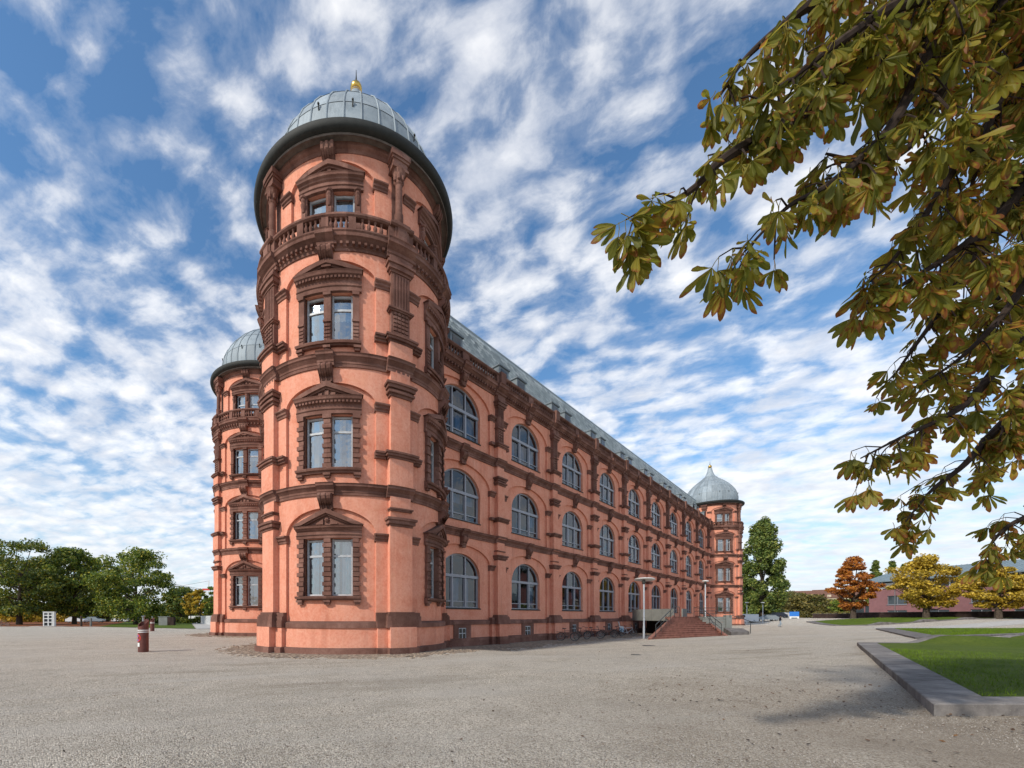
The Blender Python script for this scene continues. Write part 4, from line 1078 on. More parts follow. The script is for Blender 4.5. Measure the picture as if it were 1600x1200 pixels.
# ------------------------------------------------------------------ lawns with their kerbs
def build_lawns():
    def poly_bed(name, pts, kw, kh, hump, label, gl):
        """pts: outer corners (x, y), counter-clockwise; kw: width of the kerb along each side; hump(x, y) adds height"""
        n = len(pts); P = [np.array(p, float) for p in pts]
        inner = []
        for i in range(n):
            a, b, c = P[i - 1], P[i], P[(i + 1) % n]
            d0 = (b - a) / np.hypot(*(b - a)); d1 = (c - b) / np.hypot(*(c - b))
            n0 = np.array([-d0[1], d0[0]]) * kw[i - 1]; n1 = np.array([-d1[1], d1[0]]) * kw[i]
            A = np.array([[d0[0], -d1[0]], [d0[1], -d1[1]]]); t = np.linalg.solve(A, (b + n1) - (a + n0 + (b - a) * 0) - (0)) if abs(np.linalg.det(A)) > 1e-6 else [0, 0]
            inner.append(a + n0 + d0 * t[0])
        kb = MB(); off = 0
        for i in range(n):
            a, b, ia, ib = P[i], P[(i + 1) % n], inner[i], inner[(i + 1) % n]
            m = max(2, int(np.hypot(*(b - a)) / .4))
            for q in range(m):
                t0, t1 = q / m, (q + 1) / m
                o0, o1, i0, i1 = a + (b - a) * t0, a + (b - a) * t1, ia + (ib - ia) * t0, ia + (ib - ia) * t1
                g = lambda p: float(ground_z(p[0], p[1])); H = lambda p: g(p) + kh + hump(*p)
                kb.raw([(*o0, g(o0) - .1), (*o1, g(o1) - .1), (*o0, H(o0) - .012), (*o1, H(o1) - .012),
                        (*(o0 + (i0 - o0) * .03), H(o0)), (*(o1 + (i1 - o1) * .03), H(o1)), (*i0, H(i0)), (*i1, H(i1)), (*i0, g(i0) - .1), (*i1, g(i1) - .1)],
                       [(0, 1, 3, 2), (2, 3, 5, 4), (4, 5, 7, 6), (6, 7, 9, 8)])
        ko = struct(link('kerb', kb.mesh('kerb', 'kerb', True))) if name != 'near' else None
        if name == 'near':                  # single stones with open joints
            bs = MB(); ko = None; stones = []
            for i in range(n):
                a, b, ia, ib = P[i], P[(i + 1) % n], inner[i], inner[(i + 1) % n]
                m = max(2, int(np.hypot(*(b - a)) / 1.45)); gp = .004 / 1.45
                H = lambda p: kh + hump(*p)
                for q in range(m):
                    sb = MB(); sub = 6
                    for e in range(sub):
                        t0 = (q + gp + (1 - 2 * gp) * e / sub) / m; t1 = (q + gp + (1 - 2 * gp) * (e + 1) / sub) / m
                        o0, o1, i0, i1 = a + (b - a) * t0, a + (b - a) * t1, ia + (ib - ia) * t0, ia + (ib - ia) * t1
                        c0, c1 = o0 + (i0 - o0) * .03, o1 + (i1 - o1) * .03
                        fs = [(0, 1, 3, 2), (2, 3, 5, 4), (4, 5, 7, 6), (6, 7, 9, 8)]
                        if e == 0: fs.append((0, 2, 4, 6, 8))
                        if e == sub - 1: fs.append((1, 9, 7, 5, 3))
                        sb.raw([(*o0, -.1), (*o1, -.1), (*o0, H(o0) - .012), (*o1, H(o1) - .012), (*c0, H(c0)), (*c1, H(c1)), (*i0, H(i0)), (*i1, H(i1)), (*i0, -.1), (*i1, -.1)], fs)
                    stones.append(sb)
                    bs.raw([(*(a + (b - a) * q / m + (ia - a) * .2), .02), (*(a + (b - a) * (q + 1) / m + (ia - a) * .2), .02), (*(ia + (ib - ia) * (q + 1) / m), .02), (*(ia + (ib - ia) * q / m), .02)], [(0, 1, 2, 3)])
            ko = struct(link('kerb', bs.mesh('kerb', 'joint')))
            for sb in stones: link('kerb_stone', sb.mesh('kerb_stone', 'kerb_stone'), ko)
        ko['label'] = label
        # lawn surface: fine grid clipped to the inner polygon
        I = np.array(inner); x0, y0 = I.min(0); x1, y1 = I.max(0)
        N = 110
        from itertools import product
        # barycentric fan grid, keeps the border exact
        lv, lf = [], []
        c = I.mean(0); rings = 26; per = []
        for i in range(n):
            a, b = I[i], I[(i + 1) % n]; m = 40
            per += [a + (b - a) * q / m for q in range(m)]
        m = len(per)
        for r in range(rings + 1):
            t = r / rings
            for p in per:
                q = p + (c - p) * t; e = min(1, t * 6)
                lv.append((q[0], q[1], float(ground_z(*q)) + kh - .02 + .035 * e + hump(*q)))
        for r in range(rings):
            for i in range(m): lf.append((r * m + i, r * m + (i + 1) % m, (r + 1) * m + (i + 1) % m, (r + 1) * m + i))
        me = bpy.data.meshes.new('lawn'); me.from_pydata(lv, [], lf); me.materials.append(MATS['lawn']); me.polygons.foreach_set('use_smooth', [True] * len(lf)); me.update()
        lo = struct(link('lawn', me)); lo['label'] = gl
        # blades
        K = 60000 if name == 'near' else 9000
        A = np.array(per); V = []
        from math import pi
        U = rng.random((K, 2)); tri = rng.integers(0, m, K)
        p0, p1 = A[tri], A[(tri + 1) % m]; sq = np.sqrt(U[:, :1]); Q = c * (1 - sq) + p0 * sq * (1 - U[:, 1:]) + p1 * sq * U[:, 1:]
        if name == 'near':
            keep = np.hypot(Q[:, 0] - 8, Q[:, 1] - 7) < 17; Q = Q[keep]
        hz = np.array([hump(*q) for q in Q]); gz = ground_z(Q[:, 0], Q[:, 1])
        base = np.c_[Q, gz + kh + hz - .005]
        an = rng.uniform(0, 2 * pi, len(Q)); h = rng.uniform(.03, .075, len(Q)) * (1 if name == 'near' else 1.6); w = rng.uniform(.004, .008, len(Q)) * (1 if name == 'near' else 3)
        d = np.c_[np.cos(an), np.sin(an), np.zeros(len(Q))] * w[:, None]; ln = np.c_[rng.normal(0, .025, (len(Q), 2)), h]
        Vq = np.stack([base - d, base + d, base + ln + d * .2, base + ln - d * .2], 1)
        stuff(link('grass', quads_mesh('grass', Vq, 'grass_blade'), lo))
    def hump1(x, y):
        e = float(smooth01(14.0, 21.5, y)); return e * (.21 + .21 * math.cos((x - 28.7) * 2 * math.pi / 4.0)) * float(smooth01(26.2, 27.6, x)) if e > 0 else 0.0
    poly_bed('near', [(8.44, 6.70), (40.0, 6.55), (48.0, 22.6), (24.3, 22.6)], [0.62, .5, .45, .72], .19, hump1, 'broad low dark stone kerb round the near lawn', 'near lawn in the dark stone kerb')
    flat = lambda x, y: 0.0
    poly_bed('mid', [(35.6, 29.3), (53.5, 35.8), (82, 52.0), (56.8, 50.7)], [.6, .6, .6, 1.5], .14, flat, 'dark stone kerb of the second lawn', 'second lawn behind the near one')
    def hump3(x, y):
        return .34 * max(0.0, math.cos((x - 79.0) * 2 * math.pi / 6.2)) * (1 - float(smooth01(70.0, 75.0, y))) * float(smooth01(74, 76, x)) * (1 - float(smooth01(90, 93, x)))
    poly_bed('far', [(71.6, 70.0), (102, 66.0), (103, 82), (82, 86)], [.8, .8, .8, 1.2], .14, hump3, 'wavy stone kerb of the far lawn below the autumn trees', 'far lawn below the autumn trees')
    p = MB(); p.raw([(60, 53.5, 0), (98, 55.5, 0), (98, 63, 0), (72, 66.5, 0)], [(0, 1, 2, 3)])
    m = MB(); n = 30
    for i in range(n):
        t0, t1 = i / n, (i + 1) / n
        f = lambda t, s: (60 + 40 * t + (10 - 10 * t) * s, 55.6 + 2 * t + (5.5 - 1.0 * t) * s)
        q = [f(t0, 0), f(t1, 0), f(t1, 1), f(t0, 1)]; m.raw([(x, y, float(ground_z(x, y)) + .02) for x, y in q], [(0, 1, 2, 3)])
    o = struct(link('path', m.mesh('path', 'path_pale'))); o['label'] = 'pale path between the second and the far lawn'


simple('grass_blade', (0.105, 0.170, 0.014), .8, 0, .4, 2.0)
build_lawns()


# ------------------------------------------------------------------ entrance steps and ramp
def build_steps():
    A, Bp, TL, TR = (np.array(p) for p in ((20.7, 35.2), (29.5, 39.2), (26.2, 41.2), (31.0, 44.4)))     # lowest step left and right, top of the flight left and right
    gz = float(ground_z(*A))
    t = thing('entrance_steps', 'broad red stone steps with steel railings leading up to the palace door', 'steps', (0, 0, 0))
    nst = 11; ztop = 1.56
    P = lambda u, w: (A * (1 - u) + Bp * u) * (1 - w) + (TL * (1 - u) + TR * u) * w
    def quad(b, u0, u1, w0, w1, z0, z1):
        c = [P(u0, w0), P(u1, w0), P(u1, w1), P(u0, w1)]; b.hexa([(*q, z0) for q in c] + [(*q, z1) for q in c]); return b
    for i in range(nst):
        zb = gz + (ztop - gz) * (i + 1) / nst; w0, w1 = i / nst, (i + 1.25) / nst
        b = quad(MB(), 0, 1, w0, w1, gz - .3, zb - .05); quad(b, -.003, 1.003, w0 - .006, w1, zb - .05, zb)
        link('step', b.mesh('step', 'step_red'), t)
    for u0, u1, e in ((-.055, -.004, .02), (1.004, 1.055, .98)):
        b = MB(); c = [P(u0, -.08), P(u1, -.08), P(u1, 1.02), P(u0, 1.02)]
        b.hexa([(*q, gz - .3) for q in c] + [(*c[0], gz + .14), (*c[1], gz + .14), (*c[2], 1.70), (*c[3], 1.70)]); link('cheek_wall', b.mesh('cheek_wall', 'step_red'), t)
        r = MB(); zz = lambda w: gz + .14 + (1.70 - gz - .14) * (w + .08) / 1.1
        for lift in (.95, .52): r.tube([(*P(e, w), zz(w) + lift) for w in lin(0, 1, 6)] + [(*P(e, 1.3), 1.6 + lift)], .035 if lift > .9 else .022, 6)
        for w in lin(0, 1, 4) + [1.3]: r.tube([(*P(e, w), min(zz(w), 1.6) - .1), (*P(e, w), min(zz(w), 1.66) + .95)], .028, 6)
        link('railing', r.mesh('railing', 'steel_dark', True), t)
    # landing between the flight and the wall
    W = lambda s_, v_: TC + D1 * s_ + N1 * v_
    c = [P(-.06, 1.0), P(1.06, 1.0), W(58.0, 1.5), W(38.5, 1.5)]
    b = MB(); b.hexa([(*q, 1.30) for q in c] + [(*q, 1.555) for q in c]); link('landing', b.mesh('landing', 'step_red'), t)
    ci = [P(.02, 1.03), P(.98, 1.03), W(57.0, 1.5), W(41.0, 1.5)]
    b = MB(); b.hexa([(*q, -.6) for q in ci] + [(*q, 1.30) for q in ci]); link('landing_base', b.mesh('landing_base', 'dark_wall'), t)
    def panel(p, q, z0, z1, th, nm, m):
        p, q = np.array(p), np.array(q); d = (q - p) / np.hypot(*(q - p)); n = np.array([-d[1], d[0]]) * th
        b = MB(); e = [p, q, q + n, p + n]; b.hexa([(*x, z0) for x in e] + [(*x, z1) for x in e]); return link(nm, b.mesh(nm, m), t)
    p0, p1 = np.array([25.15, 47.0]), P(-.06, 1.04)
    for i in range(4): panel(p0 + (p1 - p0) * (i + .01) / 4, p0 + (p1 - p0) * (i + .99) / 4, 1.14, 2.36, .10, 'parapet', 'concrete')
    p0, p1 = P(.06, 1.5), P(.62, 1.55); panel(p0, p1, 1.55, 2.42, .10, 'parapet', 'concrete')
    # louvred grey block and post on the other side
    p0, p1 = np.array([29.9, 42.4]), np.array([31.9, 42.0])
    for i in range(6): panel(p0, p1, -.1 + i * .28, -.1 + i * .28 + .262, .9, 'panel', 'concrete')
    panel((31.9, 41.9), (32.4, 41.8), -.3, 1.72, .6, 'post', 'concrete')
    r = MB()
    for z in (2.45, 2.15, 1.85): r.tube([(*P(.98, 1.1), z), (29.9, 42.3, z), (32.2, 41.8, z)], .03, 6)
    for q in ((29.9, 42.3), (31.0, 42.1), (32.2, 41.8)): r.tube([(*q, 1.5), (*q, 2.45)], .03, 6)
    r.tube([(32.4, 41.8, 1.7), (33.6, 41.0, 1.1), (33.6, 41.0, -.1)], .035, 6)
    link('railing', r.mesh('railing', 'steel_dark', True), t)
    c = [np.array(q) for q in ((30.6, 39.6), (32.6, 39.9), (33.2, 41.4), (31.4, 41.6))]
    b = MB(); b.hexa([(*q, -.3) for q in c] + [(*c[0], .10), (*c[1], .12), (*c[2], .40), (*c[3], .45)]); link('ramp_foot', b.mesh('ramp_foot', 'kerb'), t)


build_steps()


# ------------------------------------------------------------------ street furniture
def lamp(loc, h, label, disc=.82):
    t = thing('street_lamp', label, 'lamp', loc, 0, 'street lamps on the forecourt')
    p = MB(); p.lathe([(0, -.3), (.085, -.3), (.085, 1.1), (.07, 1.15), (.062, h - .25), (.05, h - .05), (0, h - .05)], 14); link('pole', p.mesh('pole', 'lamp_paint', True), t)
    c = MB(); c.lathe([(.05, h - .42), (.13, h - .38), (.15, h - .2), (.12, h - .15), (.1, h - .05), (0, h - .05)], 14); link('lamp_head', c.mesh('lamp_head', 'gutter', True), t)
    d = MB(); d.lathe([(0, h - .02), (disc * .5, h - .03), (disc * .95, h + .0), (disc, h + .05), (disc * .93, h + .10), (disc * .5, h + .15), (0, h + .17)], 28)
    o = link('lamp_shade', d.mesh('lamp_shade', 'white_paint', True), t); o.rotation_euler = (R_(-4), R_(3), 0)


q = at(1006, 993, 36.0); lamp((q.x, q.y, float(ground_z(q.x, q.y))), 5.15, 'slim grey lamp post with flat white disc beside the red steps')
q = at(1102, 980, 52.0); lamp((q.x, q.y, 0), 6.0, 'lamp post partly hidden behind the steps railing', .36)
for px, nm in ((1167, 'lamp post between poplar and far tower'), (1192, 'lamp post in front of the tall poplar')):
    q = at(px, 975, 92.0); lamp((q.x, q.y, 0), 4.6, nm, .35)


def bollard(loc, rz, h, label, sign):
    t = thing('bollard', label, 'bollard', loc, rz, 'red brown bollards on the gravel')
    r = .21
    b = MB(); n = 28; vs = []
    for i in range(n):                     # tube with a slanting top
        a = 2 * math.pi * i / n; zt = h - .26 + .17 * math.cos(a - 1.2)
        vs += [(r * math.cos(a), r * math.sin(a), -.2), (r * math.cos(a), r * math.sin(a), zt), (r * .86 * math.cos(a), r * .86 * math.sin(a), zt), (r * .86 * math.cos(a), r * .86 * math.sin(a), zt - .35)]
    fs = []
    for i in range(n):
        j = (i + 1) % n
        for a in range(3): fs.append((4 * i + a, 4 * j + a, 4 * j + a + 1, 4 * i + a + 1))
    b.raw(vs, fs); link('post', b.mesh('post', 'bollard_red', True), t)
    for z in (h - .62, h - .70):
        k = MB(); k.lathe([(r, z), (r + .005, z + .002), (r + .005, z + .038), (r, z + .04)], 28); link('white_band', k.mesh('white_band', 'white_paint', True), t)
    cap = MB(); cap.lathe([(0, h - .2), (.05, h - .2), (.05, h - .02), (.08, h), (.08, h + .03), (0, h + .05)], 10); link('lock', cap.mesh('lock', 'steel', True), t)
    if sign:
        def patch(a0, hw, z0, hh, rr, m, nm, ringr=None, par=None, off=0):
            k = MB(); N = 24
            if ringr:
                for i in range(N):
                    q = [(2 * math.pi * (i + e) / N, s) for e, s in ((0, ringr[0]), (1, ringr[0]), (1, ringr[1]), (0, ringr[1]))]
                    pts = [(a0 + s * math.cos(p) / r, z0 + s * math.sin(p)) for p, s in q]
                    k.raw([(rr * math.cos(a), rr * math.sin(a), z) for a, z in pts], [(0, 1, 2, 3)])
            else:
                us = lin(a0 - hw / r, a0 + hw / r, 6)
                k.raw([(rr * math.cos(a), rr * math.sin(a), z) for a in us for z in (z0 - hh, z0 + hh)], [(2 * j, 2 * j + 2, 2 * j + 3, 2 * j + 1) for j in range(6)])
            return link(nm, k.mesh(nm, m), t if par is None else par)
        a0 = R_(228)
        s = patch(a0, 0, h - .94, 0, r + .006, 'sign_blue', 'no_stopping_sign', (0.0, .17))
        patch(a0, 0, h - .94, 0, r + .009, 'sign_red', 'sign_ring', (.135, .18), s)
        k = MB()                                                     # the red cross of the sign
        for sg in (-1, 1):
            pts = []
            for q in lin(-.14, .14, 6):
                for w in (-.016, .016): pts.append((a0 + (q * .707 + w * .707) / r, h - .94 + sg * (q * .707 - w * .707)))
            k.raw([((r + .009) * math.cos(a), (r + .009) * math.sin(a), z) for a, z in pts], [(2 * j, 2 * j + 1, 2 * j + 3, 2 * j + 2) for j in range(6)])
        link('sign_cross', k.mesh('sign_cross', 'sign_red'), s)
        patch(a0, .12, h - 1.24, .085, r + .006, 'white_paint', 'notice')


q = at(224, 1019, 18.6); bollard((q.x, q.y, 0), 0, 1.58, 'thick rust red bollard with white bands and a no stopping sign', True)
q = at(238, 986, 45.0); bollard((q.x, q.y, 0), 0, 1.55, 'smaller looking red bollard further back by the lawn', False)


def build_case():
    q = at(79, 979, 66.0)
    t = thing('display_case', 'white glazed display case standing under the dark trees', 'display case', (q.x, q.y, 0), R_(12))
    f = MB(); w, h, d = 1.5, 2.25, .5
    for x in (-w / 2, -.12, w / 2 - .32, w / 2 - .12): f.cube(x, x + .12, -d, 0, 0, h)
    for z in (0, .62, 1.18, 1.70, h - .14): f.cube(-w / 2 + .12, w / 2 - .12, -d + .02, -.02, z, z + .12)
    link('frame', f.mesh('frame', 'white_paint'), t)
    g = MB(); g.cube(-w / 2 + .06, w / 2 - .06, -d + .1, -d + .12, .1, h - .1); link('pane', g.mesh('pane', 'dark_glass'), t)
    b = MB(); b.cube(-w / 2 - .04, w / 2 + .04, -d - .04, .04, h, h + .08); link('roof', b.mesh('roof', 'white_paint'), t)
    s = MB(); s.cube(-2.2, 2.4, -1.2, .5, -.1, .05); link('base_slab', s.mesh('base_slab', 'path_pale'), t)


build_case()


def bicycle(loc, rz, label, paint, lean=.12):
    t = thing('bicycle', label, 'bicycle', loc, rz, 'bicycles parked along the palace wall')
    t.rotation_euler = (lean, 0, rz)
    r = .335
    for x in (-.52, .52):
        w = MB(); w.torus((x, 0, r), (0, 1, 0), r - .02, .024, 24, 6); o = link('wheel', w.mesh('wheel', 'black_rubber', True), t)
        k = MB(); k.torus((x, 0, r), (0, 1, 0), r - .05, .010, 24, 5)
        for i in range(9):
            a = math.pi * i / 9; k.tube([(x + math.cos(a) * (r - .05), 0, r + math.sin(a) * (r - .05)), (x - math.cos(a) * (r - .05), 0, r - math.sin(a) * (r - .05))], .0035, 3, False)
        k.tube([(x, -.05, r), (x, .05, r)], .022, 6); link('rim', k.mesh('rim', 'steel'), o)
        g = MB(); g.torus((x, 0, r), (0, 1, 0), r + .03, .014, 24, 4)
    f = MB(); bb, st, hd = (-.06, 0, .30), (-.22, 0, .80), (.36, 0, .80)
    for a, b in ((bb, st), (bb, (.40, 0, .66)), (st, hd), ((-.52, 0, r), bb), ((-.52, 0, r), (-.20, 0, .72))): f.tube([a, b], .019, 6)
    f.tube([(.34, 0, .90), (.42, 0, .62), (.47, 0, .45), (.52, 0, r)], .018, 6); f.torus((bb[0], 0, bb[2]), (0, 1, 0), .09, .012, 14, 4)
    link('frame', f.mesh('frame', paint, True), t)
    h = MB(); h.tube([(.34, 0, .88), (.32, 0, 1.02)], .016, 6); h.tube([(.18, -.30, 1.03), (.28, -.25, 1.06), (.34, 0, 1.02), (.28, .25, 1.06), (.18, .30, 1.03)], .016, 6); link('handlebar', h.mesh('handlebar', 'steel_dark', True), t)
    s = MB(); s.tube([(-.22, 0, .80), (-.24, 0, .95)], .014, 6); s.hexa([(-.38, -.09, .95), (-.10, -.03, .95), (-.10, .03, .95), (-.38, .09, .95), (-.38, -.08, 1.01), (-.08, -.02, 1.0), (-.08, .02, 1.0), (-.38, .08, 1.01)]); link('saddle', s.mesh('saddle', 'black_rubber'), t)
    p = MB(); p.tube([(bb[0], -.12, .30), (bb[0], -.12, .16), (bb[0], -.2, .15)], .012, 5); p.tube([(bb[0], .12, .30), (bb[0], .12, .44), (bb[0], .2, .45)], .012, 5); link('pedal_crank', p.mesh('pedal_crank', 'steel'), t)
    rk = MB(); rk.cube(-.82, -.30, -.06, .06, .70, .72); rk.tube([(-.52, .06, r), (-.60, .06, .7)], .008, 4); rk.tube([(-.52, -.06, r), (-.60, -.06, .7)], .008, 4); link('luggage_rack', rk.mesh('luggage_rack', 'steel_dark'), t)
    return t


def wing_pt(s, v): p = TC + D1 * s + N1 * v; return (float(p[0]), float(p[1]), float(ground_z(p[0], p[1])))


BK = [(887, 996, 'dark bicycle first in the row, nearest the cobbles', 'steel_dark', 70), (909, 997, 'second bicycle in the row, standing before the cellar window', 'black_rubber', 25), (928, 997, 'third bicycle in the row, turned towards the forecourt', 'car_dark', 65),
      (950, 996, 'fourth bicycle in the row, standing just before the pilaster', 'steel_dark', 75), (965, 995, 'fifth bicycle in the row, seen almost side on', 'black_rubber', 20), (981, 993, 'bicycle with white and pale blue child seat beside the ramp', 'car_white', 60)]
for px, py, lb, pt, ad in BK:
    D = np.array([(px - CX) / FPX, 1.0]); tt = ((TC + N1 * 2.6) @ N1) / (D @ N1); p = D * tt
    o = bicycle((p[0], p[1], float(ground_z(p[0], p[1])) + .015), WANG - R_(ad), lb, pt)
    if 'child' in lb:
        c = MB(); c.hexa([(-.75, -.16, .80), (-.40, -.16, .78), (-.40, .16, .78), (-.75, .16, .80), (-.80, -.18, 1.0), (-.38, -.18, .9), (-.38, .18, .9), (-.80, .18, 1.0)]); c.hexa([(-.82, -.18, .9), (-.72, -.18, .9), (-.72, .18, .9), (-.82, .18, .9), (-.92, -.16, 1.42), (-.86, -.16, 1.42), (-.86, .16, 1.42), (-.92, .16, 1.42)])
        link('child_seat', c.mesh('child_seat', 'white_paint'), o)
        c = MB(); c.hexa([(-.78, -.20, .42), (-.42, -.20, .42), (-.42, .20, .42), (-.78, .20, .42), (-.80, -.22, .80), (-.40, -.22, .80), (-.40, .22, .80), (-.80, .22, .80)]); link('pannier', c.mesh('pannier', 'cloth_blue'), o)


# manhole covers on the gravel
for px, py, lb, rr in ((1015, 1003, 'dark round manhole cover near the lamp post', .42), (994, 1018, 'small dark drain lid on the gravel', .22)):
    q = at(px, py, FPX * EYE / (py - HY)); m = MB(); m.lathe([(0, .025), (rr * .8, .025), (rr * .82, .018), (rr, .018), (rr, -.05)], 24)
    tag(link('manhole_cover', m.mesh('manhole_cover', 'steel_dark'), None, (q.x, q.y, float(ground_z(q.x, q.y)))), lb, 'manhole cover')


# ------------------------------------------------------------------ person
def person(loc, rz):
    bm = bpy.data.meshes.new('person')
    J = dict(pel=(0, 0, .95), chest=(0, -.02, 1.28), neck=(0, -.03, 1.48), head=(0, -.05, 1.60), top=(0, -.04, 1.72), ls=(-.19, -.02, 1.40), le=(-.25, .06, 1.12), lw=(-.20, -.10, .95), rs=(.19, -.02, 1.40), re=(.25, .02, 1.12), rw=(.18, -.20, 1.05),
             lh=(-.09, 0, .90), lk=(-.11, -.14, .50), la=(-.11, .0, .09), lt=(-.11, -.16, .04), rh=(.09, 0, .90), rk=(.10, .02, .50), ra=(.10, .24, .14), rt=(.10, .12, .04))
    rad = dict(pel=.15, chest=.165, neck=.06, head=.095, top=.075, ls=.075, le=.055, lw=.045, rs=.075, re=.055, rw=.045, lh=.10, lk=.07, la=.05, lt=.045, rh=.10, rk=.07, ra=.05, rt=.045)
    K = list(J); E = [('pel', 'chest'), ('chest', 'neck'), ('neck', 'head'), ('head', 'top'), ('chest', 'ls'), ('ls', 'le'), ('le', 'lw'), ('chest', 'rs'), ('rs', 're'), ('re', 'rw'), ('pel', 'lh'), ('lh', 'lk'), ('lk', 'la'), ('la', 'lt'), ('pel', 'rh'), ('rh', 'rk'), ('rk', 'ra'), ('ra', 'rt')]
    bm.from_pydata([J[k] for k in K], [(K.index(a), K.index(b)) for a, b in E], [])
    o = bpy.data.objects.new('person', bm); COL.objects.link(o)
    o.modifiers.new('skin', 'SKIN'); o.modifiers.new('sub', 'SUBSURF').levels = 1
    if not bm.skin_vertices: bm.attributes  # layer is made by the modifier below
    bpy.context.view_layer.objects.active = o
    if not bm.skin_vertices:
        with bpy.context.temp_override(object=o, active_object=o): bpy.ops.mesh.customdata_skin_add()
    for i, k in enumerate(K): bm.skin_vertices[0].data[i].radius = (rad[k], rad[k] * (.8 if k in ('chest', 'pel') else 1)); bm.skin_vertices[0].data[i].use_root = (k == 'pel')
    dg = bpy.context.evaluated_depsgraph_get(); me = bpy.data.meshes.new_from_object(o.evaluated_get(dg))
    o.modifiers.clear(); o.data = me
    for m in ('jacket', 'trousers', 'skin', 'black_rubber'): me.materials.append(MATS[m])
    for p in me.polygons:
        z = p.center.z; x = abs(p.center.x)
        p.material_index = 3 if z < .11 else (2 if z > 1.49 and z < 1.66 and p.center.y < -.05 else (0 if (z > .93 or x > .17 and z > .98) else 1))
        p.use_smooth = True
    o.location = loc; o.rotation_euler = (0, 0, rz)
    h = MB(); h.lathe([(0.108, 1.58), (.112, 1.66), (.09, 1.735), (.04, 1.765), (0, 1.77)], 12, (0, -.035, 0)); link('hair', h.mesh('hair', 'jacket', True), o)
    tag(o, 'person in dark jacket and pale trousers walking across the gravel', 'person')


q = at(1219, 980.5, 62.0); person((q.x, q.y, 0), R_(35))


# ------------------------------------------------------------------ trees
def tube_mb(): return MB()


def tree(name, label, loc, h, rx, ry, kind, leafm, n_leaf, leaf, trunk_h, trunk_r, seed, group=None, cat='tree', gap=.0):
    r = np.random.default_rng(seed); t = thing(name, label, cat, loc, 0, group)
    tr = MB(); limbs = []
    tr.tube([(0, 0, -.4), (.05 * h * .05, 0, trunk_h * .5), (0, .02 * h * .1, trunk_h), (.01 * h, 0, h * .62)], [trunk_r * 1.25, trunk_r, trunk_r * .85, trunk_r * .3], 8)
    zc0 = trunk_h * .78 if kind != 'poplar' else trunk_h * .6
    nc = {'round': 84, 'poplar': 130, 'layer': 120, 'small': 46, 'loose': 95}[kind]
    C, S_ = [], []
    for _ in range(nc):
        q = r.random(); z = zc0 + (h - zc0) * q
        if kind == 'poplar': prof = min(1.0, .55 + 1.5 * q) * (1 - max(0, q - .35) / .70) ** .7 * (.78 + .3 * r.random())
        elif kind == 'loose': prof = (math.sin(math.pi * min(1, (.16 + .84 * q))) ** .75 if q > .3 else .55 + 1.4 * q) * (.72 + .5 * r.random())
        elif kind == 'layer': prof = (1 - q) ** .62 * min(1, .62 + q * 2.6)
        else: prof = math.sqrt(max(0, 1 - ((q - .42) / .60) ** 2)) if q > .42 else min(1, .66 + .85 * q)
        a = r.uniform(0, 2 * math.pi); d = prof * (r.random() ** .45) * (.86 + .28 * r.random())
        C.append((rx * d * math.cos(a), ry * d * math.sin(a), z)); S_.append((.55 + .6 * r.random()) * (rx + ry) / 2 * (.30 if kind not in ('poplar', 'loose') else .25))
    C, S_ = np.array(C), np.array(S_)
    for i in r.choice(len(C), min(26, len(C)), False):
        p = Vector(C[i]); b = Vector((0, 0, max(trunk_h * .6, p.z * .55)))
        mid = b.lerp(p, .5) + Vector((0, 0, -.04 * h)); tr.tube([b, mid, p], [trunk_r * .38, trunk_r * .22, trunk_r * .06], 5)
    link('trunk', tr.mesh('trunk', 'bark', True), t)
    idx = r.integers(0, len(C), n_leaf)
    off = r.normal(0, 1, (n_leaf, 3)); off /= np.linalg.norm(off, axis=1)[:, None]
    off *= (r.random(n_leaf) ** .5)[:, None]
    fl = np.array([1, 1, .55 if kind != 'poplar' else 1.25]) if kind != 'layer' else np.array([1.15, 1.15, .30])
    if kind == 'loose': fl = np.array([1.1, 1.1, .62])
    ctr = C[idx] + off * S_[idx][:, None] * fl
    nrm = off * .7 + r.normal(0, .6, (n_leaf, 3)) + np.array([0, 0, .45]); nrm /= np.linalg.norm(nrm, axis=1)[:, None]
    ref = r.normal(0, 1, (n_leaf, 3)); a = np.cross(nrm, ref); a /= np.linalg.norm(a, axis=1)[:, None]; b = np.cross(nrm, a)
    sz = leaf * r.uniform(.6, 1.25, n_leaf)[:, None]
    a, b = a * sz * .5, b * sz * .34
    V = np.stack([ctr - a, ctr + b - a * .1, ctr + a, ctr - b - a * .1], 1)
    link('crown', quads_mesh('crown', V, leafm), t)
    return t


def tree_px(name, label, px, base_y, top_y, w_px, Y, kind, leafm, n, leaf, trunk_px, tr, seed, group=None, ry=None):
    q = at(px, base_y, Y); z = float(ground_z(q.x, q.y))
    h = EYE + (HY - top_y) / FPX * Y - z; rx = w_px / FPX * Y / 2
    return tree(name, label, (q.x, q.y, z), h, rx, ry or rx, kind, leafm, n, leaf, trunk_px / FPX * Y, tr, seed, group)


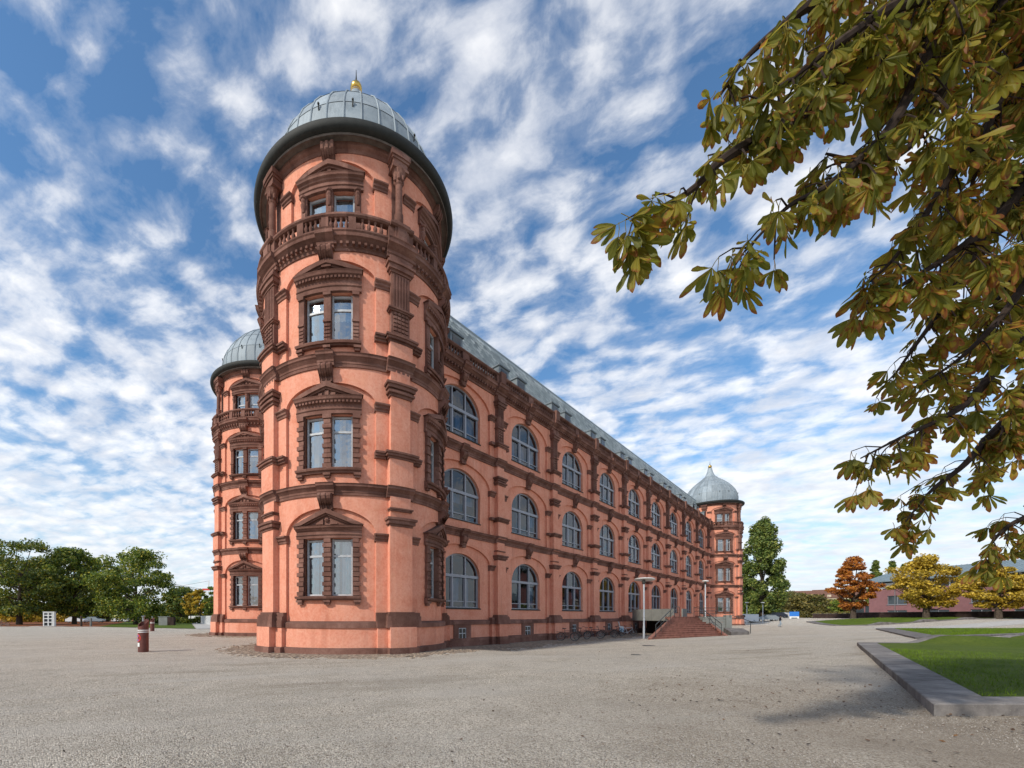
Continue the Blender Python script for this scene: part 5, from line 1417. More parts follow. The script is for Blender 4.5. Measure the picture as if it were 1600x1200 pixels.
TREES = [
    ('broadleaf_tree', 'dark green tree at the edge of the picture, behind the display case', 30, 976, 846, 146, 78, 'round', 'leaf_dark', 19000, .46, 18, .45, 1),
    ('broadleaf_tree', 'olive green tree with yellowing top between two darker trees', 116, 975, 860, 90, 84, 'round', 'leaf_green', 15000, .46, 18, .40, 2),
    ('broadleaf_tree', 'wide green tree standing alone beside the lawn strip', 212, 975, 862, 118, 80, 'round', 'leaf_green', 17000, .44, 16, .40, 3),
    ('poplar_tree', 'tall poplar behind the far tower', 1190, 973, 816, 70, 112, 'poplar', 'leaf_poplar', 36000, .60, 10, .6, 4),
    ('maple_tree', 'orange autumn tree at the corner of the plum building', 1333, 973, 872, 54, 86, 'loose', 'leaf_orange', 16000, .38, 22, .40, 5),
    ('chestnut_tree', 'yellow tree with layered branches before the plum building', 1447, 969, 870, 80, 76, 'loose', 'leaf_yellow', 16000, .38, 26, .42, 6),
    ('chestnut_tree', 'yellow tree cut off by the picture edge', 1560, 967, 886, 74, 67, 'loose', 'leaf_yellow', 16000, .36, 26, .38, 7),
    ('broadleaf_tree', 'low green tree at the foot of the poplar, by the far tower', 1163, 975, 905, 40, 118, 'round', 'leaf_green', 7000, .7, 8, .3, 8),
    ('broadleaf_tree', 'olive tree in front of the cream houses', 1262, 972, 930, 64, 150, 'round', 'leaf_olive', 7000, .8, 10, .3, 9),
    ('broadleaf_tree', 'green bush like tree beneath the orange tree', 1318, 970, 938, 34, 120, 'round', 'leaf_green', 4000, .6, 6, .25, 10),
    ('broadleaf_tree', 'brownish tree beside the blue sign board', 1238, 972, 926, 40, 160, 'round', 'leaf_olive', 5000, .9, 8, .3, 31),
    ('poplar_tree', 'small distant poplar peeping over the plum roof ridge', 1368, 960, 878, 20, 190, 'poplar', 'leaf_poplar', 3500, 1.2, 6, .4, 11),
    ('poplar_tree', 'second distant poplar over the plum roof', 1394, 960, 879, 18, 195, 'poplar', 'leaf_poplar', 3500, 1.2, 6, .4, 12),
    ('poplar_tree', 'third distant poplar over the plum roof, beside the yellow tree', 1412, 960, 880, 16, 190, 'poplar', 'leaf_poplar', 3000, 1.2, 6, .4, 13),
    ('young_tree', 'first small yellow tree in the row behind the white fence', 298, 971, 926, 22, 104, 'small', 'leaf_yellow', 2600, .5, 18, .12, 14),
    ('young_tree', 'second small yellow tree in the row behind the white fence', 312, 972, 922, 24, 96, 'small', 'leaf_yellow', 2600, .5, 18, .12, 15),
    ('young_tree', 'green young tree at the row end by the tower', 330, 974, 918, 32, 84, 'small', 'leaf_green', 3200, .45, 18, .12, 16),
    ('broadleaf_tree', 'dark tree in the gap beyond the row of young trees', 283, 968, 920, 60, 150, 'round', 'leaf_dark', 6000, .9, 10, .3, 17),
    ('broadleaf_tree', 'dark tree at the back left, filling the gap behind the display case', 78, 972, 876, 120, 118, 'round', 'leaf_dark', 12000, .8, 14, .4, 18),
    ('broadleaf_tree', 'dark tree at the back, between the olive tree and the wide tree', 168, 972, 880, 90, 122, 'round', 'leaf_dark', 10000, .8, 12, .4, 19),
]
for (nm, lb, px, by, ty, w, Y, kd, lm, n, lf, tp, trr, sd) in TREES: tree_px(nm, lb, px, by, ty, w, Y, kd, lm, n, lf, tp, trr, sd, {'young_tree': 'young trees in a row'}.get(nm))


def hedge(label, p0, p1, h, w, leafm, n, leaf, seed):
    r = np.random.default_rng(seed); p0, p1 = np.array(p0), np.array(p1); d = p1 - p0
    t = r.random(n)[:, None]; L = np.hypot(*d); nr = np.array([-d[1], d[0]]) / L
    base = p0 + d * t + nr * r.uniform(-w / 2, w / 2, n)[:, None]; z = h * (r.random(n) ** .6) * (.8 + .25 * np.sin(t[:, 0] * L * .9) + .1 * np.sin(t[:, 0] * L * 3.1)) + ground_z(base[:, 0], base[:, 1])
    c = np.c_[base, z]; nm = r.normal(0, 1, (n, 3)); nm /= np.linalg.norm(nm, axis=1)[:, None]; a = np.cross(nm, r.normal(0, 1, (n, 3))); a /= np.linalg.norm(a, axis=1)[:, None]; b = np.cross(nm, a)
    s = leaf * r.uniform(.6, 1.2, n)[:, None]; a, b = a * s * .5, b * s * .35
    o = link('hedge', quads_mesh('hedge', np.stack([c - a, c + b, c + a, c - b], 1), leafm)); tag(o, label, 'hedge')


hedge('clipped dark hedge below the wide green tree', (-62, 96), (-40, 92), 1.5, 1.6, 'leaf_dark', 6000, .4, 21)
hedge('low brown and green hedge before the cream houses', (101, 108), (128, 118), 1.6, 1.8, 'leaf_olive', 6000, .45, 22)
hedge('yellow orange shrubs behind the trunks at the picture edge', (-110, 112), (-92, 112), 2.4, 2.5, 'leaf_yellow', 4000, .6, 23)


def treeline(label, p0, p1, h, leafm, n, leaf, seed):
    r = np.random.default_rng(seed); p0, p1 = np.array(p0, float), np.array(p1, float); d = p1 - p0
    t = r.random(n)[:, None]; L = np.hypot(*d)
    hh = h * (.72 + .18 * np.sin(t[:, 0] * L * .11 + seed) + .14 * np.sin(t[:, 0] * L * .31 + 2 * seed))
    base = p0 + d * t + r.uniform(-6, 6, (n, 2)); z = hh * (r.random(n) ** .7)
    c = np.c_[base, z]; nm = r.normal(0, 1, (n, 3)) + np.array([0, 0, .5]); nm /= np.linalg.norm(nm, axis=1)[:, None]; a = np.cross(nm, r.normal(0, 1, (n, 3))); a /= np.linalg.norm(a, axis=1)[:, None]; b = np.cross(nm, a)
    s = leaf * r.uniform(.6, 1.2, n)[:, None]; a, b = a * s * .5, b * s * .38
    o = stuff(link('treeline', quads_mesh('treeline', np.stack([c - a, c + b, c + a, c - b], 1), leafm))); o['label'] = label; o['category'] = 'trees'


treeline('far belt of dark trees behind the park at the picture edge', (-240, 190), (-60, 200), 11, 'leaf_dark', 16000, 1.8, 3)
treeline('far belt of trees behind poplar and cream houses', (150, 240), (360, 220), 12, 'leaf_green', 14000, 2.2, 5)


# park ground: leaf litter under the trees, lawn strip and path
def sheet(name, pts, m, z, label, n=12):
    P = [np.array(p, float) for p in pts]; b = MB()
    for i in range(n):
        for j in range(n):
            q = []
            for a, c in ((i, j), (i + 1, j), (i + 1, j + 1), (i, j + 1)):
                s, t = a / n, c / n; p = P[0] * (1 - s) * (1 - t) + P[1] * s * (1 - t) + P[2] * s * t + P[3] * (1 - s) * t; q.append((p[0], p[1], float(ground_z(*p)) + z))
            b.raw(q, [(0, 1, 2, 3)])
    o = struct(link(name, b.mesh(name, m))); o['label'] = label
    return o


pk = sheet('park_ground', [(-130, 69), (-47, 64), (-100, 190), (-240, 190)], 'litter', .03, 'rust brown leaf covered ground under the park trees')
sheet('lawn_strip', [(-47, 63), (-27.0, 52.5), (-73, 138), (-92, 138)], 'lawn', .05, 'narrow lawn strip beside the footpath')
sheet('footpath', [(-26.6, 52.0), (-23.5, 54), (-66, 138), (-72.6, 138)], 'path_pale', .04, 'pale footpath leading past the white fence')


def build_fence():
    t = thing('picket_fence', 'row of white posts beside the footpath, left of the palace', 'fence', (0, 0, 0))
    p0, p1 = np.array([-30.5, 66.0]), np.array([-69.0, 130.0]); n = 34
    m = MB().cube(-.07, .07, -.05, .05, 0, 1.7).mesh('post', 'white_paint')
    for i in range(n):
        p = p0 + (p1 - p0) * i / (n - 1); link('post', m, t, (p[0], p[1], 0))
    r = MB()
    for z in (.35, 1.5): r.tube([(*p0, z), (*p1, z)], .025, 4)
    link('rail', r.mesh('rail', 'white_paint'), t)


build_fence()

for px, h, m, lb in ((127, 1.6, 'bark', 'dark wooden post at the edge of the park'), (142, 1.35, 'concrete', 'short pale post next to the dark wooden one')):
    q = at(px, 979, 66.0); b = MB(); b.lathe([(0, -.2), (.16, -.2), (.15, h - .1), (.12, h), (0, h + .03)], 10); tag(link('post', b.mesh('post', m), None, (q.x, q.y, 0)), lb, 'post')
q = at(262, 978, 72.0); b = MB(); b.cube(-1.4, 0.1, -.3, .3, 0, 1.5); e = thing('switch_box', 'grey green utility box at the corner of the lawn strip', 'utility box', (q.x, q.y, 0))
link('cabinet', b.mesh('cabinet', 'concrete'), e); b = MB(); b.cube(-1.5, .2, -.36, .36, 1.5, 1.58); link('lid', b.mesh('lid', 'steel'), e); b = MB(); b.cube(.14, 1.2, -.3, .3, 0, 1.45); link('side_cabinet', b.mesh('side_cabinet', 'dark_wall'), e)
o = bicycle((at(6, 979, 66).x, 66, .02), R_(8), 'bicycle at the picture edge under the dark trees', 'steel_dark'); del o['group']


# ------------------------------------------------------------------ cars
def car(loc, rz, label, paint, kind='car'):
    t = thing('parked_van' if kind == 'van' else 'parked_car', label, 'van' if kind == 'van' else 'car', loc, rz, 'cars parked beyond the forecourt')
    L, W = (4.9, 1.9) if kind == 'van' else (4.2, 1.75)
    if kind == 'van': pr = [(-L / 2, .35), (-L / 2, 1.95), (L * .22, 2.0), (L * .36, 1.25), (L / 2, 1.0), (L / 2, .35)]
    else: pr = [(-L / 2, .35), (-L / 2, .92), (-L * .42, 1.0), (-L * .28, 1.42), (L * .08, 1.45), (L * .24, .98), (L * .46, .86), (L / 2, .70), (L / 2, .35)]
    b = MB(); n = len(pr)
    sec = [(-W / 2, .0), (-W / 2 * .96, .04), (W / 2 * .96, .04), (W / 2, 0)]
    vs = []
    for y, k in ((-W / 2, .9), (-W / 2 * .9, 1), (W / 2 * .9, 1), (W / 2, .9)):
        for x, z in pr: vs.append((x * (.97 if k < 1 else 1), y if z < 1.05 else y * .84, .35 + (z - .35) * (.97 if k < 1 else 1)))
    fs = [(j * n + i, j * n + (i + 1) % n, (j + 1) * n + (i + 1) % n, (j + 1) * n + i) for j in range(3) for i in range(n)] + [tuple(range(n)), tuple(range(4 * n - 1, 3 * n - 1, -1))]
    b.raw(vs, fs); link('body', b.mesh('body', paint, True), t)
    for s in (-1, 1):
        y = s * W / 2 * (.845 if kind != 'van' else .85)
        g = MB()
        pts = [(-L * .36, 1.04), (-L * .26, 1.36), (L * .06, 1.38), (L * .19, 1.04)] if kind != 'van' else [(L * .02, 1.25), (L * .02, 1.8), (L * .20, 1.82), (L * .32, 1.28)]
        g.raw([(x, y * 1.012 + s * .012, z) for x, z in pts], [(0, 1, 2, 3)]); link('side_window', g.mesh('side_window', 'dark_glass'), t)
        for x in (-L * .31, L * .31):
            w = MB(); w.torus((x, s * (W / 2 - .1), .32), (0, 1, 0), .22, .10, 16, 6); o = link('wheel', w.mesh('wheel', 'black_rubber', True), t)
            h = MB(); h.tube([(x, s * (W / 2 - .14), .32), (x, s * (W / 2 - .02), .32)], .17, 12); link('rim', h.mesh('rim', 'steel'), o)
        h = MB(); h.cube(L / 2 - .06, L / 2 + .012, s * W * .36 - .16, s * W * .36 + .16, .62, .76); link('headlight', h.mesh('headlight', 'white_paint'), t)
    ws = MB(); x0, x1 = ((L * .235, 1.93), (L * .355, 1.30)) if kind == 'van' else ((L * .10, 1.41), (L * .23, 1.03))
    ws.raw([(x1[0] + .02, -W * .40, x1[1]), (x1[0] + .02, W * .40, x1[1]), (x0[0] + .02, W * .36, x0[1]), (x0[0] + .02, -W * .36, x0[1])], [(0, 1, 2, 3)]); link('windscreen', ws.mesh('windscreen', 'dark_glass'), t)


for px, by, Y, rz, lb, m, kd in ((1163, 975, 96, 160, 'white van behind the far tower corner', 'car_white', 'van'), (1199, 976, 96, 170, 'pale grey car under the poplar', 'car_grey', 'car'), (1228, 974, 110, 10, 'white car next to the blue sign board', 'car_white', 'car'),
                                 (1213, 974, 104, 175, 'dark car behind the walking person', 'car_dark', 'car'), (1298, 971, 130, 20, 'white car below the orange tree', 'car_white', 'car'),
                                 (120, 972, 100, 5, 'white car glimpsed between the dark trees', 'car_white', 'car'), (148, 972, 104, 12, 'grey car glimpsed behind the pale post', 'car_grey', 'car'), (190, 972, 108, 5, 'white car behind the clipped hedge', 'car_white', 'car'), (228, 972, 108, 8, 'pale grey car behind the hedge, by the utility box', 'car_grey', 'car')):
    q = at(px, by, Y); car((q.x, q.y, float(ground_z(q.x, q.y)) + .04), R_(rz), lb, m, kd)


# ------------------------------------------------------------------ far buildings
def plum():
    X = 108.0; y0, y1 = 40.0, 97.5; zb = .6; ze = 9.4
    t = thing('plum_building', 'long plum coloured modern building with grey metal roof', 'building', (X, 0, 0))
    Yp = lambda px: FPX * X / (px - CX)
    holes = []
    zrow = ((1.55, 2.95), (4.2, 6.2))
    px = ((1386, 1417), (1448, 1483), (1516, 1550), (1584, 1622), (1660, 1700))
    for a, b in px:
        for z0, z1 in zrow: holes.append((Yp(b), Yp(a), z0, z1))
    F = lambda u, v, z: (-v, u, z)
    w = MB(F); ys = sorted(set([y0, y1] + [h[0] for h in holes] + [h[1] for h in holes]))
    for a, b in zip(ys, ys[1:]):
        hs = sorted([(h[2], h[3]) for h in holes if h[0] <= a + 1e-6 and h[1] >= b - 1e-6]); z = zb - 1
        for z0, z1 in hs + [(7.7, 7.7)]:
            if z0 > z: w.box(a, b, -.4, 0, z, z0)
            z = z1
    w.box(y1, y1 + .3, -20, 0, zb - 1, 7.7); w.box(y0, y1, -20, -19.5, zb - 1, 7.7)
    link('wall', w.mesh('wall', 'plum_wall'), t)
    for h in holes:
        f = MB(F); a, b, z0, z1 = h; m = .09
        f.box(a, b, -.3, -.15, z0, z0 + m).box(a, b, -.3, -.15, z1 - m, z1).box(a, a + m, -.3, -.15, z0 + m, z1 - m).box(b - m, b, -.3, -.15, z0 + m, z1 - m).box((a + b) / 2 - .05, (a + b) / 2 + .05, -.3, -.15, z0 + m, z1 - m)
        f.box(a - .05, b + .05, -.02, .12, z0 - .1, z0)
        o = link('window', f.mesh('window', 'frame_grey'), t)
        for c, d in ((a + m, (a + b) / 2 - .05), ((a + b) / 2 + .05, b - m)):
            g = MB(F); g.raw([F(c, -.2, z0 + m), F(d, -.2, z0 + m), F(d, -.2, z1 - m), F(c, -.2, z1 - m)], [(0, 1, 2, 3)]); link('pane', g.mesh('pane', 'pane_far'), o)
    c = MB(F)
    y = y0
    cl = MB(F); cl.box(y0, y1, -.35, -.3, 7.7, ze); link('clerestory', cl.mesh('clerestory', 'pane_far'), t)
    while y < y1: c.box(y, y + .15, -.36, -.1, 7.7, ze); y += 2.4
    c.box(Yp(1400), y1, -.28, -.08, 7.9, 9.1)
    link('clerestory_frame', c.mesh('clerestory_frame', 'white_paint'), t)
    r = MB(F); r.sweep([(1.3, ze - .05), (1.3, ze + .12), (-6.5, ze + 2.9), (-16, ze + 2.7), (-21, ze), (1.0, ze - .05)], [(y0, 0), (y1 + .8, 0)]); ro = link('roof', r.mesh('roof', 'seam_roof'), t)
    s = MB(F); y = y0 + .3
    while y < y1 + .6: s.sweep([(1.3, ze + .12), (1.3, ze + .2), (-6.5, ze + 2.98), (-6.5, ze + 2.9)], [(y, 0), (y + .06, 0)]); y += .85
    link('roof_seams', s.mesh('roof_seams', 'seam_roof'), ro)
    for yy in (y0 + 14, y0 + 31, y1 - 5): d = MB(); d.tube([F(yy, .08, zb - 1), F(yy, .08, 7.7)], .07, 6); link('downpipe', d.mesh('downpipe', 'steel'), t)
    e = MB(F); e.box(y1 + .35, y1 + 7, -8, -4, zb - 1, 4.4); link('glazed_porch', e.mesh('glazed_porch', 'pane_far'), t)
    e = MB(F); e.box(y1 + .3, y1 + 7.2, -8.2, -3.8, 4.4, 4.7)
    for q in lin(y1 + .4, y1 + 6.9, 3): e.box(q, q + .15, -4, -3.85, zb - 1, 4.4)
    link('porch_frame', e.mesh('porch_frame', 'plum_wall'), t)


simple('pane_far', (0.05, 0.065, 0.075), 0.07, 0, .3, .5)
plum()


def low_wall(label, p0, p1, h):
    p0, p1 = np.array(p0, float), np.array(p1, float); d = p1 - p0; L = float(np.hypot(*d)); z = float(ground_z(*((p0 + p1) / 2)))
    t = thing('garden_wall', label, 'wall', (p0[0], p0[1], z), math.atan2(d[1], d[0])); b = MB(); b.cube(0, L, -.2, .2, -.8, h); link('wall', b.mesh('wall', 'dark_wall'), t)
    b = MB(); b.cube(-.04, L + .04, -.26, .26, h, h + .07); link('coping', b.mesh('coping', 'kerb'), t)


low_wall('long low dark wall before the plum building', (99.5, 52), (99.0, 92), 1.25)
low_wall('short low dark wall behind the orange tree trunk', (98.5, 92.5), (95, 98), 1.0)


def house(label, x, y, w, d, h, rh, rz, nw, nf, seed):
    t = thing('house', label, 'house', (x, y, 0), R_(rz)); b = MB(); b.cube(-w / 2, w / 2, 0, d, -.5, h); link('wall', b.mesh('wall', 'house_cream'), t)
    r = MB(); r.raw([(-w / 2 - .5, -.6, h), (w / 2 + .5, -.6, h), (w / 2 + .5, d + .6, h), (-w / 2 - .5, d + .6, h), (-w / 2 - .5, d / 2, h + rh), (w / 2 + .5, d / 2, h + rh)], [(0, 1, 5, 4), (2, 3, 4, 5), (1, 2, 5), (3, 0, 4), (0, 3, 2, 1)]); ro = link('roof', r.mesh('roof', 'house_roof'), t)
    c = MB(); c.cube(w * .2, w * .2 + 1, d / 2 - .4, d / 2 + .4, h + rh * .6, h + rh + 1.4); link('chimney', c.mesh('chimney', 'house_roof'), ro)
    fm = MB().cube(-.75, .75, -.08, .0, 0, 1.7).mesh('window', 'white_paint'); pm = MB().cube(-.62, .62, -.11, -.085, .1, 1.6).mesh('pane', 'pane_far')
    for i in range(nw):
        for j in range(nf):
            o = link('window', fm, t, (-w / 2 + w * (i + .5) / nw, -.003, 1.2 + j * (h - .6) / nf)); link('pane', pm, o)
    for i in range(max(1, nw // 3)):
        g = MB(); g.cube(-.9, .9, -.2, 2.2, h + .3, h + 1.9); o = link('dormer', g.mesh('dormer', 'house_cream'), ro, (-w / 2 + w * (i + .7) / max(1, nw // 3) * .8, .4, 0))


house('wide cream house with brown tiled roof beyond the forecourt', 250, 262, 46, 14, 13, 5, -38, 9, 3, 1)
house('cream house partly behind the orange tree', 292, 272, 40, 14, 15, 5, -42, 8, 4, 2)
house('lower cream house beside the poplar', 205, 246, 26, 12, 9.5, 4.5, -36, 5, 3, 3)


def sign_board():
    q = at(1241, 972, 99.0); t = thing('sign_board', 'blue and white board on legs beyond the forecourt', 'sign', (q.x, q.y, 0), R_(-35))
    b = MB(); b.cube(-.85, .85, -.05, .05, 1.6, 2.7); link('blue_panel', b.mesh('blue_panel', 'blue_board'), t)
    b = MB(); b.cube(-.85, .85, -.05, .05, .5, 1.58); link('white_panel', b.mesh('white_panel', 'white_paint'), t)
    b = MB(); b.cube(-.5, .5, -.065, -.052, .7, 1.3); link('poster', b.mesh('poster', 'pane_far'), t)
    for x in (-.75, .75): b = MB(); b.cube(x - .05, x + .05, -.04, .04, -.1, .6); link('leg', b.mesh('leg', 'steel'), t)


sign_board()


def table():
    q = at(1257, 973, 100.0); t = thing('picnic_table', 'pale wooden table on thin legs beyond the forecourt', 'table', (q.x, q.y, 0), R_(-20))
    b = MB(); b.cube(-1.0, 1.0, -.4, .4, 1.0, 1.12); link('tabletop', b.mesh('tabletop', 'wood_pale'), t)
    for x in (-.85, .85):
        for y in (-.3, .3): b = MB(); b.cube(x - .05, x + .05, y - .05, y + .05, -.05, 1.0); link('leg', b.mesh('leg', 'steel_dark'), t)


table()


def crane():
    Y = 420.0; q = at(324, 963, Y); H = EYE + (HY - 924) / FPX * Y
    t = thing('tower_crane', 'red and white tower crane on the horizon between trees and palace', 'crane', (q.x, q.y, 0))
    m = MB(); s = 1.0
    for a in (-s, s):
        for b in (-s, s): m.tube([(a, b, 0), (a, b, H)], .16, 4)
    n = 12
    for i in range(n):
        z0, z1 = H * i / n, H * (i + 1) / n; e = 1 if i % 2 else -1
        for b in (-s, s): m.tube([(-s * e, b, z0), (s * e, b, z1)], .11, 4); m.tube([(b, -s * e, z0), (b, s * e, z1)], .11, 4)
    link('mast', m.mesh('mast', 'white_paint'), t)
    j = MB(); L = 34
    for y, z in ((-.8, 0), (.8, 0), (0, 1.6)): j.tube([(-L, y - 10, H + z + 6), (-2, y, H + z)], .28, 4)
    for i in range(14):
        f = lambda k: (-L + (L - 2) * k / 14, -10 + 10 * k / 14, H + 6 - 6 * k / 14); a, b = f(i), f(i + 1)
        j.tube([(a[0], a[1] - .8, a[2]), (b[0], b[1], b[2] + 1.6)], .16, 4)
    link('jib', j.mesh('jib', 'steel'), t)
    c = MB(); c.cube(-4.5, 3, -1.2, 1.2, H + 1, H + 2.8); link('machinery_deck', c.mesh('machinery_deck', 'sign_red'), t)
    c = MB(); c.tube([(1, 0, H + 2), (1.5, 0, H + 11)], .5, 5); link('top_mast', c.mesh('top_mast', 'white_paint'), t)
    c = MB(); c.tube([(1.4, 0, H + 10.5), (-L * .6, -6, H + 5.6)], .14, 4); link('stay', c.mesh('stay', 'steel_dark'), t)


crane()


# ------------------------------------------------------------------ horse chestnut reaching in from the side
def leaf_template(seed):
    r = np.random.default_rng(seed); k = 5 + seed % 3
    T = [0, .16, .34, .52, .68, .82, .93, 1.0]; Wd = [.015, .05, .105, .155, .185, .165, .10, .012]
    V, F_, rim, vein = [], [], [], []
    # stalk
    mb = MB(); mb.tube([(0, 0, 0), (.004, 0, .05), (.0, .01, .10)], .0032, 3, False)
    V += [tuple(v) for v in mb.v]; F_ += mb.f; rim += [0.0] * len(mb.v); vein += [1.0] * len(mb.v)
    for i in range(k):
        q = (i / (k - 1) - .5) * 2; ang = q * R_(64 + r.uniform(-9, 9)); L = (.245 - .075 * abs(q)) * r.uniform(.85, 1.12)
        droop = r.uniform(.25, .9); twist = r.uniform(-.5, .5); out = r.uniform(.05, .5)
        o = len(V); curl = r.uniform(-.5, .9)
        for j, (t, w) in enumerate(zip(T, Wd)):
            w = w / .185 * .27 * L * r.uniform(.9, 1.12)
            a = ang * (1 - .35 * droop * t)
            x, z = math.sin(a) * L * t, -math.cos(a) * L * t
            y = -out * L * t + .45 * L * t * t * curl
            d = np.array([math.cos(a), 0, math.sin(a)]); nrm = np.array([0, -1.0, 0])
            d = d * math.cos(twist * t) + nrm * math.sin(twist * t)
            c = np.array([x, y, z]); f = .32 * w
            for s, rr, vv in ((-1, 1, 1), (-.5, .5, .5), (0, 0, 0), (.5, .5, .5), (1, 1, 1)):
                sg = .012 * math.sin(j * 2.9 + s * 2) if abs(s) == 1 else 0
                V.append(tuple(c + d * s * w * .5 * (1 + sg * 3) + nrm * f * (abs(s) ** 1.3) * .7 * (-1 if curl > 0 else 1))); rim.append(max(rr * .75, (t - .55) / .45 if t > .55 else 0, 0)); vein.append(vv)
        for j in range(len(T) - 1):
            for s in range(4): F_.append((o + j * 5 + s, o + j * 5 + s + 1, o + j * 5 + s + 6, o + j * 5 + s + 5))
    return np.array(V), F_, np.array(rim), np.array(vein)


def attr_mesh(name, V, F_, rim, vein, m):
    me = bpy.data.meshes.new(name); me.from_pydata([tuple(v) for v in V], [], F_); me.materials.append(MATS[m])
    for nm, arr in (('rim', rim), ('vein', vein)):
        a = me.attributes.new(nm, 'FLOAT', 'POINT'); a.data.foreach_set('value', np.asarray(arr, np.float32))
    me.polygons.foreach_set('use_smooth', [True] * len(me.polygons)); me.update(); return me


def chestnut():
    r = np.random.default_rng(5); TR = np.array([8.6, 4.2])
    t = thing('horse_chestnut_tree', 'horse chestnut with browning hand shaped leaves hanging in from the side', 'tree', (TR[0], TR[1], 0))
    O = Vector((TR[0], TR[1], 0)); wood = MB()
    wood.tube([(0, 0, -.3), (.03, 0, 1.2), (-.05, .05, 2.6), (0, 0, 4.2), (.1, .1, 6.5), (0, 0, 9.0)], [.46, .36, .32, .28, .20, .08], 12)
    # branches: picture points with a distance each, from the trunk side outwards
    BR = [
        [(1640, -60, 4.2), (1476, 0, 3.6), (1397, 80, 3.2), (1327, 123, 3.0), (1267, 170, 2.9), (1183, 217, 2.85), (1126, 252, 2.8), (1083, 295, 2.8), (1038, 321, 2.8), (985, 345, 2.8)],
        [(1560, -40, 4.0), (1467, 30, 3.5), (1443, 97, 3.2), (1390, 200, 3.1), (1297, 287, 3.0), (1230, 324, 3.0), (1165, 392, 3.0)],
        [(1560, -90, 3.8), (1400, -30, 3.3), (1283, 0, 3.0), (1217, 45, 2.9), (1160, 97, 2.9), (1125, 150, 2.9)],
        [(1660, 250, 4.4), (1560, 340, 3.9), (1494, 392, 3.7), (1415, 442, 3.6), (1350, 480, 3.6)],
        [(1680, 420, 5.0), (1600, 517, 4.5), (1523, 617, 4.3), (1469, 655, 4.2), (1415, 680, 4.2), (1345, 716, 4.2)],
        [(1680, 560, 5.2), (1561, 667, 4.8), (1507, 726, 4.7), (1457, 765, 4.7), (1415, 815, 4.7)],
        [(1700, 760, 5.4), (1620, 800, 5.2), (1570, 826, 5.1), (1535, 868, 5.1)],
        [(1700, 60, 4.4), (1580, 160, 4.0), (1500, 250, 3.7), (1450, 330, 3.6), (1400, 400, 3.6), (1360, 440, 3.6)],
        [(1640, -40, 3.8), (1540, 40, 3.5), (1480, 130, 3.3), (1420, 230, 3.2), (1350, 250, 3.1), (1290, 240, 3.1)],
        [(1700, 160, 4.6), (1600, 270, 4.2), (1530, 380, 4.0), (1480, 470, 4.0), (1430, 540, 4.0), (1395, 590, 4.0)],
        [(1700, 330, 4.8), (1620, 420, 4.4), (1560, 500, 4.2), (1500, 560, 4.2), (1440, 600, 4.2)],
        [(1600, -60, 3.5), (1500, -20, 3.1), (1400, 10, 2.9), (1320, 60, 2.8), (1240, 120, 2.75), (1180, 165, 2.75)],
        [(1720, 20, 4.2), (1620, 80, 3.9), (1560, 160, 3.7), (1530, 250, 3.6), (1510, 320, 3.6)],
        [(1700, 480, 5.0), (1640, 560, 4.7), (1590, 620, 4.6), (1560, 690, 4.6)],
        [(1720, -20, 4.8), (1640, 40, 4.4), (1590, 60, 4.2), (1550, 110, 4.1)],
        [(1730, 240, 5.2), (1650, 330, 4.8), (1600, 400, 4.6), (1570, 450, 4.5), (1530, 520, 4.5)],
        [(1650, -80, 4.2), (1560, -30, 3.9), (1500, 40, 3.7), (1440, 40, 3.5), (1370, 40, 3.4), (1310, 60, 3.3)],
    ]
    tips = []
    def curve(P, n):
        out = []
        for i in range(len(P) - 1):
            a, b, c, d = P[max(0, i - 1)], P[i], P[i + 1], P[min(len(P) - 1, i + 2)]
            for q in range(n):
                u = q / n; out.append(.5 * ((2 * b) + (c - a) * u + (2 * a - 5 * b + 4 * c - d) * u * u + (3 * b - a - 3 * c + d) * u ** 3))
        out.append(P[-1]); return out
    leaves = []
    for bi, br in enumerate(BR):
        pts = [at(*p) - O for p in br]
        st = Vector((0, 0, 2.8 + .35 * (bi % 9))); pts = [st, st.lerp(pts[0], .5) + Vector((0, 0, .35))] + pts
        cv = curve(pts, 6); n = len(cv)
        wood.tube(cv, [(.075 if bi else .09) * (1 - i / n) ** 1.1 + .0055 for i in range(n)], 7)
        Ls = 0; nxt = 0; tot = sum((cv[i + 1] - cv[i]).length for i in range(n - 1))
        for i in range(n - 1):
            seg = (cv[i + 1] - cv[i]).length; Ls += seg
            wpt = cv[i] + O
            vis = wpt.y > .3 and wpt.x / wpt.y < 1.75
            if not vis: continue
            while nxt < Ls:
                nxt += .085
                u = r.random(); p = cv[i].lerp(cv[i + 1], u); dirn = (cv[i + 1] - cv[i]).normalized()
                frac = Ls / tot
                tl = r.uniform(.10, .46) * (1.0 if frac < .86 else .65)
                sd = Vector(r.normal(0, 1, 3)); sd = (sd - dirn * sd.dot(dirn)).normalized()
                e = (dirn * .75 + sd * .8 + Vector((0, 0, -.15))).normalized()
                mid = p + e * tl * .55; end = p + e * tl + Vector((0, 0, -.22 * tl))
                wood.tube([p, mid, end], [.007, .0055, .0045], 4, False)
                for c in ([end] if r.random() < .35 else [end, mid]):
                    for _ in range(2 if c is end else 1): leaves.append((c, r.uniform(.48, .90)))
        for _ in range(4): leaves.append((cv[-1] + Vector(r.normal(0, .05, 3)), r.uniform(.6, .95)))
    # crown above and behind, outside the picture
    link('trunk', wood.mesh('trunk', 'twig', True), t)
    tm = [leaf_template(s) for s in range(6)]
    tms = [attr_mesh('leaf', *q, 'chestnut_leaf') for q in tm]
    order = list(range(len(leaves)))
    def score(i):
        p = leaves[i][0] + O
        x = CX + FPX * p.x / p.y; y = HY - FPX * (p.z - EYE) / p.y
        inside = 0 < x < 1600 and 0 < y < 1200
        return (not inside, p.y + r.uniform(0, .6))
    order.sort(key=score)
    VV, FF, RR, NN = [], [], [], []; off = 0
